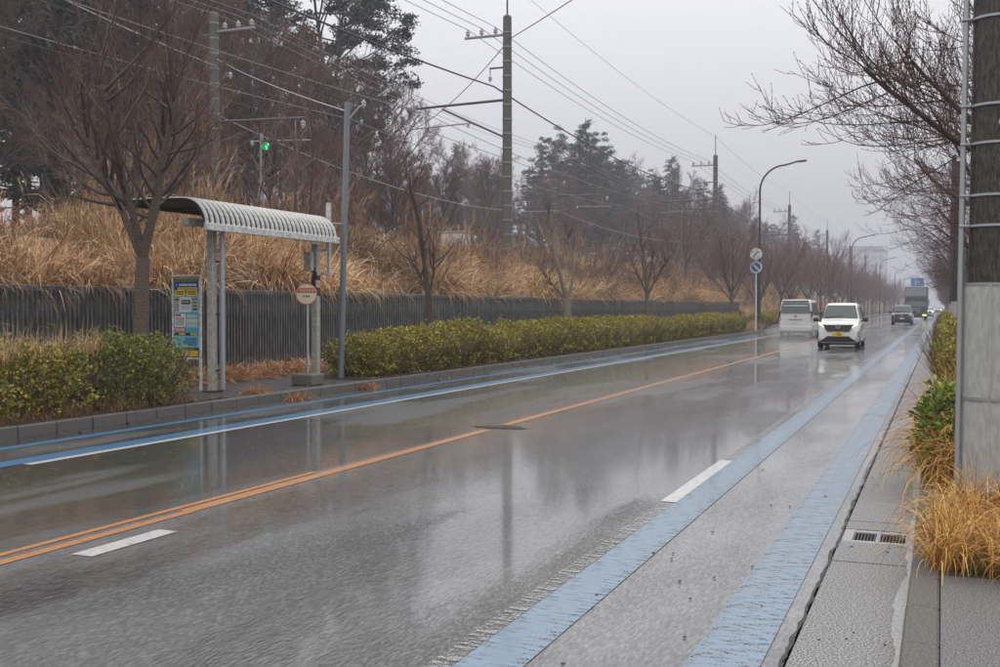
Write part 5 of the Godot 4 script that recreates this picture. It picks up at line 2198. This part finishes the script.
func car_glass() -> StandardMaterial3D:
	var m := mat(Color(0.085, 0.10, 0.10), 0.06)  # lighter grey-green: the reflected sky is put into the glass colour
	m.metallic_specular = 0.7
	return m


func paint(c: Color) -> StandardMaterial3D:
	var m := mat(c, 0.35)
	m.clearcoat_enabled = true
	m.clearcoat = 1.0
	m.clearcoat_roughness = 0.06
	return m


# small car seen from the front; nose towards +z
func front_car(called: String, label: String, at: Vector3, body: Material, k: Dictionary, group := "") -> Node3D:
	var o := thing(called, label, "car", at, group)
	var h: float = k.h
	var w: float = k.w / 2.0
	var L: float = k.l / 2.0
	var st := [
		[L, w * 0.80, w * 0.72, 0.30, 0.55, 0.78], [L - 0.05, w * 0.90, w * 0.80, 0.22, 0.62, 0.90], [L - 0.18, w * 0.965, w * 0.86, 0.20, 0.72, 0.97], [L - 0.55, w, w * 0.9, 0.20, 0.84, 1.03 * k.get("hood", 1.0)], [L - 0.82, w, w * 0.88, 0.20, 0.9, 1.08 * k.get("hood", 1.0)],
		[L - 1.42, w, w * 0.76, 0.20, 0.95, h - 0.07], [L - 1.7, w, w * 0.77, 0.20, 0.97, h - 0.015], [0.0 - 0.3, w, w * 0.78, 0.20, 1.0, h], [-L + 0.45, w, w * 0.77, 0.20, 1.0, h - 0.03], [-L + 0.12, w * 0.98, w * 0.78, 0.22, 1.0, h - 0.12], [-L, w * 0.92, w * 0.70, 0.3, 0.95, h - 0.35]]
	part("body", car_shell(st).mesh(body), o)
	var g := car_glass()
	var blk := mat(Color(0.012, 0.012, 0.013), 0.4)
	var c0: float = 1.10 * k.get("hood", 1.0)
	# windscreen
	poly_part("windscreen", o, [Vector3(-w * 0.84, c0, L - 0.84), Vector3(w * 0.84, c0, L - 0.84), Vector3(w * 0.67, h - 0.12, L - 1.38), Vector3(-w * 0.67, h - 0.12, L - 1.38)], g, 0.03)
	var wl := Mb.new()
	wl.tube([Vector3(-w * 0.7, c0 + 0.02, L - 0.8), Vector3(w * 0.1, c0 + 0.09, L - 0.84)], [0.012, 0.01], 5)
	part("wiper", wl.mesh(blk), o)
	# side windows
	sided("side_window", o, [Vector3(w * 0.975, 1.05, L - 1.1), Vector3(w * 0.975, 1.05, -0.1), Vector3(w * 0.80, h - 0.14, -0.1), Vector3(w * 0.79, h - 0.15, L - 1.42)].duplicate(), g, 0.015)
	sided("side_window", o, [Vector3(w * 0.975, 1.05, -0.18), Vector3(w * 0.975, 1.05, -L + 0.4), Vector3(w * 0.79, h - 0.16, -L + 0.5), Vector3(w * 0.80, h - 0.14, -0.18)], g, 0.015)
	# face
	poly_part("grille", o, [Vector3(-w * 0.5, 0.62, L - 0.005), Vector3(w * 0.5, 0.62, L - 0.005), Vector3(w * 0.74, 0.86, L - 0.045), Vector3(-w * 0.74, 0.86, L - 0.045)], blk, 0.035)
	poly_part("lower_intake", o, [Vector3(-w * 0.86, 0.26, L - 0.03), Vector3(w * 0.86, 0.26, L - 0.03), Vector3(w * 0.5, 0.46, L - 0.005), Vector3(-w * 0.5, 0.46, L - 0.005)], blk, 0.045)
	sided("air_curtain", o, [Vector3(w * 0.80, 0.42, L - 0.06), Vector3(w * 0.93, 0.42, L - 0.12), Vector3(w * 0.93, 0.62, L - 0.14), Vector3(w * 0.84, 0.60, L - 0.07)], blk, 0.03)
	var lampm := mat(Color(0.75, 0.78, 0.72), 0.2)
	if k.get("lit", 0.0) > 0.0:
		lampm.emission_enabled = true
		lampm.emission = Color(0.95, 1.0, 0.85)
		lampm.emission_energy_multiplier = k.lit
	sided("headlight", o, [Vector3(w * 0.62, 0.74, L - 0.03), Vector3(w * 0.90, 0.86, L - 0.11), Vector3(w * 0.90, 0.96, L - 0.15), Vector3(w * 0.64, 0.82, L - 0.055)], lampm, 0.05)
	var bd := Mb.new()
	bd.lathe(Vector3(0, 0.80, L + 0.04), [Vector2(0.05, 0), Vector2(0.085, 0), Vector2(0.085, 0.012), Vector2(0.05, 0.012)], 18, Basis(Vector3.RIGHT, PI / 2))
	bd.box(Vector3(0, 0.80, L + 0.046), Vector3(0.2, 0.025, 0.012))
	part("badge", bd.mesh(M.rim), o)
	var pl := Mb.new()
	pl.box(Vector3(0, 0.535, L + 0.05), Vector3(0.33, 0.165, 0.012), 0.003)
	var pm := part("number_plate", pl.mesh(mat(k.plate, 0.4)), o)
	pl = Mb.new()
	for e in 3:
		pl.box(Vector3(-0.02 + e * 0.055, 0.515, L + 0.058), Vector3(0.035, 0.075, 0.003))
	pl.box(Vector3(-0.12, 0.515, L + 0.058), Vector3(0.03, 0.04, 0.003))
	pl.box(Vector3(0.0, 0.59, L + 0.058), Vector3(0.15, 0.022, 0.003))
	part("plate_characters", pl.mesh(mat(Color(0.03, 0.04, 0.03), 0.5)), pm)
	for s in [-1.0, 1.0]:
		var mb := Mb.new()
		mb.box(Vector3(s * (w + 0.12), 1.04, L - 1.05), Vector3(0.2, 0.15, 0.12), 0.04)
		mb.box(Vector3(s * (w + 0.01), 0.99, L - 1.05), Vector3(0.08, 0.05, 0.06), 0.01)
		part("mirror", mb.mesh(blk), o)
		for z in [L - 0.55, -L + 0.5]:
			wheel(o, s * (w - 0.1), z, 0.285, 0.17)
	var un := Mb.new()
	un.box(Vector3(0, 0.2, 0), Vector3(w * 1.7, 0.1, L * 1.85), 0.02)
	part("underbody", un.mesh(blk), o)
	return o


func build_vehicles() -> void:
	M.tyre = mat(Color(0.012, 0.012, 0.012), 0.75)
	M.rim = mat(Color(0.35, 0.36, 0.37), 0.35, 0.7)
	var white := paint(Color(0.66, 0.66, 0.65))
	front_car("small_car", "white and black small car with a yellow number plate coming closer", P(-3.42, 0.005, 42.4), white, {"h": 1.655, "w": 1.475, "l": 3.4, "plate": Color(0.72, 0.5, 0.02), "lit": 0.7})
	var c := front_car("compact_car", "dark grey compact car driving ahead of the truck", P(-3.15, 0.005, 101.0), paint(Color(0.02, 0.022, 0.026)), {"h": 1.66, "w": 1.72, "l": 3.9, "plate": Color(0.6, 0.6, 0.6), "hood": 0.98})
	c.rotation.y = 0.0
	front_car("distant_car", "faint pale car with lit headlights following the truck", P(-1.9, 0.005, 170.0), paint(Color(0.5, 0.5, 0.5)), {"h": 1.5, "w": 1.7, "l": 4.2, "plate": Color(0.6, 0.6, 0.6), "lit": 4.0})
	front_car("distant_car", "barely visible pale car farthest along the misty road", P(-0.9, 0.005, 280.0), paint(Color(0.5, 0.5, 0.5)), {"h": 1.5, "w": 1.7, "l": 4.2, "plate": Color(0.6, 0.6, 0.6), "lit": 5.0})
	build_van()
	build_truck()
	var spray := FogVolume.new()
	spray.name = "tyre_spray"
	spray.shape = RenderingServer.FOG_VOLUME_SHAPE_ELLIPSOID
	spray.size = Vector3(2.6, 0.9, 4.5)
	var fm := FogMaterial.new()
	fm.density = 0.16
	fm.albedo = Color(0.93, 0.93, 0.94)
	spray.material = fm
	add_child(spray)
	spray.position = P(-6.85, 0.3, 55.6)
	tag(spray, "low cloud of road spray thrown up behind the white minivan", "spray", "", "stuff")


func build_van() -> void:
	var o := thing("minivan", "white minivan driving away with spray at its rear wheels", "van", P(-6.85, 0.005, 59.0))
	var w := 0.83
	var L := 1.95
	var h := 1.88
	# tail towards +z
	var st := [
		[L, w * 0.93, w * 0.80, 0.34, 1.0, h - 0.30], [L - 0.03, w * 0.98, w * 0.86, 0.27, 1.05, h - 0.14], [L - 0.12, w, w * 0.87, 0.25, 1.05, h - 0.05], [L - 0.4, w, w * 0.88, 0.24, 1.05, h], [-0.6, w, w * 0.87, 0.24, 1.02, h], [-1.0, w, w * 0.84, 0.24, 1.0, h - 0.08], [-1.45, w, w * 0.88, 0.24, 0.95, 1.1], [-L + 0.1, w * 0.95, w * 0.8, 0.26, 0.75, 0.95], [-L, w * 0.85, w * 0.7, 0.35, 0.6, 0.8]]
	part("body", car_shell(st).mesh(paint(Color(0.62, 0.62, 0.62))), o)
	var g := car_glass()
	var blk := mat(Color(0.012, 0.012, 0.013), 0.4)
	poly_part("rear_window", o, [Vector3(-w * 0.90, 1.18, L - 0.005), Vector3(w * 0.90, 1.18, L - 0.005), Vector3(w * 0.80, h - 0.20, L - 0.04), Vector3(-w * 0.80, h - 0.20, L - 0.04)], g, 0.03)
	var sp := Mb.new()
	sp.box(Vector3(0, h - 0.06, L + 0.0), Vector3(w * 1.6, 0.05, 0.22), 0.02)
	part("spoiler", sp.mesh(paint(Color(0.62, 0.62, 0.62))), o)
	sided("side_window", o, [Vector3(w * 0.975, 1.1, 0.55), Vector3(w * 0.975, 1.1, -0.4), Vector3(w * 0.88, h - 0.17, -0.4), Vector3(w * 0.88, h - 0.17, 0.55)], g, 0.015)
	sided("side_window", o, [Vector3(w * 0.975, 1.1, L - 0.2), Vector3(w * 0.975, 1.1, 0.63), Vector3(w * 0.88, h - 0.17, 0.63), Vector3(w * 0.89, h - 0.19, L - 0.25)], g, 0.015)
	sided("side_window", o, [Vector3(w * 0.975, 1.08, -0.48), Vector3(w * 0.975, 1.06, -1.25), Vector3(w * 0.88, h - 0.2, -0.8), Vector3(w * 0.88, h - 0.17, -0.48)], g, 0.015)
	var tl := mat(Color(0.13, 0.012, 0.012), 0.25)
	sided("tail_light", o, [Vector3(w * 0.86, 0.78, L - 0.01), Vector3(w * 0.985, 0.80, L - 0.07), Vector3(w * 0.97, 1.30, L - 0.07), Vector3(w * 0.90, 1.30, L - 0.02)], tl, 0.03)
	var b := Mb.new()
	b.box(Vector3(0, 0.88, L + 0.015), Vector3(0.66, 0.05, 0.03), 0.008)
	part("garnish", b.mesh(M.rim), o)
	b = Mb.new()
	b.box(Vector3(0, 0.74, L + 0.012), Vector3(0.33, 0.165, 0.014), 0.003)
	part("number_plate", b.mesh(mat(Color(0.55, 0.55, 0.55), 0.4)), o)
	b = Mb.new()
	b.lathe(Vector3(0, 1.05, L + 0.02), [Vector2(0.0, 0), Vector2(0.06, 0), Vector2(0.06, 0.012), Vector2(0.0, 0.012)], 14, Basis(Vector3.RIGHT, PI / 2))
	part("badge", b.mesh(M.rim), o)
	b = Mb.new()
	b.box(Vector3(0, 0.40, L + 0.01), Vector3(w * 1.84, 0.24, 0.08), 0.03)
	part("bumper", b.mesh(paint(Color(0.56, 0.56, 0.56))), o)
	b = Mb.new()
	b.box(Vector3(0, 0.27, L - 0.05), Vector3(w * 1.6, 0.1, 0.1), 0.02)
	b.box(Vector3(0, 0.24, 0), Vector3(w * 1.7, 0.1, L * 1.9), 0.02)
	part("underbody", b.mesh(blk), o)
	for s in [-1.0, 1.0]:
		for z in [L - 0.62, -L + 0.75]:
			wheel(o, s * (w - 0.1), z, 0.30, 0.18)
		var mb := Mb.new()
		mb.box(Vector3(s * (w + 0.13), 1.15, -1.1), Vector3(0.2, 0.2, 0.1), 0.04)
		part("mirror", mb.mesh(blk), o)


func build_truck() -> void:
	var o := thing("truck", "tall dark cargo truck with a roof air deflector behind the compact car", "truck", P(-2.75, 0.005, 133.0))
	var navy := paint(Color(0.018, 0.024, 0.036))
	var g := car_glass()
	var blk := mat(Color(0.012, 0.013, 0.014), 0.5)
	var b := Mb.new()
	b.box(Vector3(0, 1.62, -0.9), Vector3(2.36, 2.2, 1.9), 0.14)
	part("cab", b.mesh(navy), o)
	b = Mb.new()
	b.prism([Vector2(0.0, 2.7), Vector2(-0.25, 2.72), Vector2(-1.25, 3.72), Vector2(-1.85, 3.74), Vector2(-1.85, 2.7)], 2.3, Vector3(-1.15, 0, 0), Basis(Vector3(0, 0, 1), Vector3(0, 1, 0), Vector3(1, 0, 0)))
	part("air_deflector", b.mesh(paint(Color(0.05, 0.06, 0.075))), o)
	b = Mb.new()
	b.box(Vector3(0, 2.35, -5.0), Vector3(2.46, 2.9, 6.2), 0.04)
	part("cargo_box", b.mesh(paint(Color(0.04, 0.05, 0.07))), o)
	poly_part("windscreen", o, [Vector3(-1.08, 1.55, 0.05), Vector3(1.08, 1.55, 0.05), Vector3(1.05, 2.48, 0.0), Vector3(-1.05, 2.48, 0.0)], g, 0.03)
	for k in 3:
		b = Mb.new()
		b.box(Vector3(-0.1, 0.95 + k * 0.19, 0.07), Vector3(1.3, 0.08, 0.05), 0.02)
		part("grille_bar", b.mesh(M.rim), o)
	b = Mb.new()
	b.box(Vector3(0, 0.55, 0.02), Vector3(2.4, 0.5, 0.22), 0.06)
	part("bumper", b.mesh(blk), o)
	var ym := mat(Color(0.8, 0.75, 0.2), 0.3)
	ym.emission_enabled = true
	ym.emission = Color(1.0, 0.95, 0.35)
	ym.emission_energy_multiplier = 1.2
	for s in [-1.0, 1.0]:
		b = Mb.new()
		b.box(Vector3(s * 0.92, 0.58, 0.14), Vector3(0.42, 0.16, 0.04), 0.03)
		part("headlight", b.mesh(ym if s > 0 else M.rim), o)
		b = Mb.new()
		b.tube([Vector3(s * 1.1, 2.4, 0.0), Vector3(s * 1.35, 2.35, 0.1), Vector3(s * 1.35, 1.75, 0.1)], [0.02, 0.02, 0.02], 6)
		b.box(Vector3(s * 1.36, 2.1, 0.12), Vector3(0.2, 0.42, 0.08), 0.03)
		b.box(Vector3(s * 1.36, 1.72, 0.12), Vector3(0.2, 0.18, 0.08), 0.03)
		part("mirror", b.mesh(M.rim), o)
		for z in [-0.75, -5.6, -6.8]:
			wheel(o, s * 1.0, z, 0.48, 0.28)
	b = Mb.new()
	b.box(Vector3(0, 0.62, -4.2), Vector3(2.0, 0.4, 7.4), 0.02)
	part("chassis", b.mesh(blk), o)


# ------------------------------------------------------------------ far things
func build_far() -> void:
	# blue overhead guide sign
	var o := thing("guide_sign", "blue overhead road guide sign above the misty road", "road sign", P(-7.0, 0.0, 290.0))
	var b := Mb.new()
	b.tube([Vector3(-2.6, 0, 0), Vector3(-2.6, 8.3, 0), Vector3(1.6, 8.6, 0)], [0.14, 0.12, 0.09], 10)
	part("gantry", b.mesh(M.steel_grey), o)
	b = Mb.new()
	b.box(Vector3(1.3, 7.6, 0.15), Vector3(3.0, 2.1, 0.08), 0.02)
	part("panel", b.mesh(mat(Color(0.02, 0.11, 0.38), 0.4)), o)
	b = Mb.new()
	b.box(Vector3(0.9, 7.55, 0.20), Vector3(0.16, 1.4, 0.02))
	b.box(Vector3(1.5, 7.75, 0.20), Vector3(1.2, 0.12, 0.02))
	part("arrow_marking", b.mesh(M.white_box), o)
	# large pale building in the mist
	var h := thing("apartment_block", "large pale building fading into the mist at the end of the road", "building", P(-62.0, 0.0, 980.0))
	h.scale = Vector3.ONE * 2.2
	var wall := concrete_mat(95, lin(0.34, 0.32, 0.29), lin(0.46, 0.44, 0.40), 0.05, 0.8, 0.5, 0.03)
	var glass := mat(Color(0.10, 0.12, 0.14), 0.2)
	b = Mb.new()
	b.box(Vector3(0, 11.0, -8), Vector3(16, 22, 16), 0.05)
	b.box(Vector3(-14, 8.0, -8), Vector3(12, 16, 14), 0.05)
	part("wall", b.mesh(wall), h)
	b = Mb.new()
	b.prism([Vector2(-8.6, 22.0), Vector2(8.6, 22.0), Vector2(6.5, 24.0), Vector2(-4.0, 24.2)], 16.6, Vector3(0, 0, -16.2))
	part("roof", b.mesh(mat(Color(0.12, 0.09, 0.08), 0.7)), h)
	var pane := Mb.new()
	pane.box(Vector3.ZERO, Vector3(1.6, 1.5, 0.1))
	var pm := pane.mesh(glass)
	for y in 6:
		for x in 6:
			part("window", pm, h, Vector3(-6.4 + x * 2.55, 3.0 + y * 3.3, 0.06))
	# houses half lost in the haze beside it
	var tone := [Color(0.50, 0.46, 0.40), Color(0.22, 0.17, 0.13)]
	for k in 2:
		var q := thing("distant_house", ["low pale house below the misty building", "darker low house beside the misty road end"][k], "house", P([-18.0, 7.0][k], 0.0, [520.0, 560.0][k]))
		b = Mb.new()
		b.box(Vector3(0, 2.8, -4), Vector3(7, 5.6, 8))
		part("wall", b.mesh(mat(tone[k], 0.8)), q)
		b = Mb.new()
		b.prism([Vector2(-4.2, 5.6), Vector2(4.2, 5.6), Vector2(0, 7.6)], 8.8, Vector3(0, 0, -8.4))
		part("roof", b.mesh(mat(Color(0.09, 0.09, 0.10), 0.7)), q)
		for x in 3:
			part("window", pm, q, Vector3(-2.2 + x * 2.2, 2.8, 0.06))


# ------------------------------------------------------------------ litter
func build_litter() -> void:
	var r := RandomNumberGenerator.new()
	r.seed = 123
	# mound of flattened straw against the wall behind the stop
	var straw := [Color(0.36, 0.17, 0.07), Color(0.46, 0.24, 0.10), Color(0.25, 0.11, 0.045), Color(0.55, 0.34, 0.17)]
	var lay := tuft(800, 70, 0.5, 1.0, 0.2, 0.006, 2.8, straw, 6, Vector3(0.4, 0.0, 0.2))
	var tf := []
	for k in 90:
		var z := r.randf_range(15.2, 20.6)
		tf.append(Transform3D(Basis(Vector3.UP, r.randf() * TAU).scaled(Vector3(1.25, 0.6, 1.25) * r.randf_range(0.55, 0.9)), P(r.randf_range(-13.1, -12.2), 0.13, z)))
	tag(scatter("straw_heap", lay, tf, []), "heap of flattened rusty straw against the ribbed wall behind the bus stop", "straw", "", "stuff")
	var small := tuft(801, 34, 0.1, 0.3, 0.09, 0.005, 2.8, straw, 3)
	var heaps := [[-10.12, 14.75, "tangle of dead stalks at the foot of the cream shelter post"], [-9.72, 17.7, "clump of dead leaves in the gutter below the steel post"], [-9.66, 15.2, "scrap of dead stalks lying in the gutter before the shelter"]]
	for h in heaps:
		var q := []
		for k in 9:
			q.append(Transform3D(Basis(Vector3.UP, r.randf() * TAU).scaled(Vector3.ONE * r.randf_range(0.5, 1.0)), P(h[0] + r.randf_range(-0.12, 0.12), 0.125 if h[0] < -9.95 else 0.005, h[1] + r.randf_range(-0.25, 0.25))))
		tag(scatter("dead_stalks", small, q, []), h[2], "litter", "", "stuff")
	# fallen leaves along the hedge foot
	var leaf := Mb.new()
	leaf.col = Color(1, 1, 1)
	leaf_tri(leaf, Vector3.ZERO, Vector3(1, 0.12, 0).normalized(), Vector3(0, 0.15, 1).normalized(), 0.07, 0.022)
	var lm := leaf.mesh(M.leaf, true)
	tf = []
	var cols := []
	for k in 900:
		var z := r.randf_range(8.0, 45.0)
		if z > 13.6 and z < 18.4 and r.randf() < 0.8:
			continue
		var x := -9.97 - absf(r.randfn(0.0, 0.08))
		var y := 0.15
		if r.randf() < 0.12:
			x = r.randf_range(-9.78, -9.5)
			y = 0.006
		tf.append(Transform3D(Basis(Vector3.UP, r.randf() * TAU) * Basis(Vector3.RIGHT, r.randf_range(-0.6, 0.6)), P(x, y, z)))
		var g := r.randf_range(0.5, 1.3)
		cols.append(Color(0.20 * g, 0.095 * g, 0.035 * g))
	tag(scatter("fallen_leaves", lm, tf, cols), "brown fallen leaves along the foot of the left hedges", "leaves", "", "stuff")
	# grit on the carriageway
	var st := Mb.new()
	st.lathe(Vector3.ZERO, [Vector2(0.0, -0.004), Vector2(0.011, 0.0), Vector2(0.009, 0.007), Vector2(0.0, 0.009)], 6)
	var dark := mat(Color(0.02, 0.02, 0.02), 0.6)
	tf = []
	for k in 38:
		var z := 3.5 + 14.0 * r.randf() * r.randf()
		tf.append(Transform3D(Basis(Vector3.UP, r.randf() * TAU).scaled(Vector3(r.randf_range(0.4, 1.1), 0.6, r.randf_range(0.4, 1.1))), P(r.randf_range(-1.75, -0.2), 0.006, z)))
	tag(scatter("road_grit", st.mesh(dark), tf, []), "dark grit scattered on the cycle strip and gutter", "grit", "", "stuff")
	# broken patch across the centre line
	var pb := Mb.new()
	var ring_ := []
	for k in 22:
		var a := TAU * k / 22.0
		ring_.append(Vector2(cos(a) * 0.42 * r.randf_range(0.55, 1.0), sin(a) * 0.22 * r.randf_range(0.5, 1.0)))
	for k in 22:
		var a: Vector2 = ring_[k]
		var c: Vector2 = ring_[(k + 1) % 22]
		pb.tri(P(-5.06, 0.012, 12.68), P(-5.06 + a.x, 0.005, 12.68 - a.y), P(-5.06 + c.x, 0.005, 12.68 - c.y))
	structure("pothole_patch", pb.mesh(concrete_mat(97, lin(0.008, 0.007, 0.006), lin(0.05, 0.04, 0.03), 4.0, 0.7, 4.0, 0.1)))
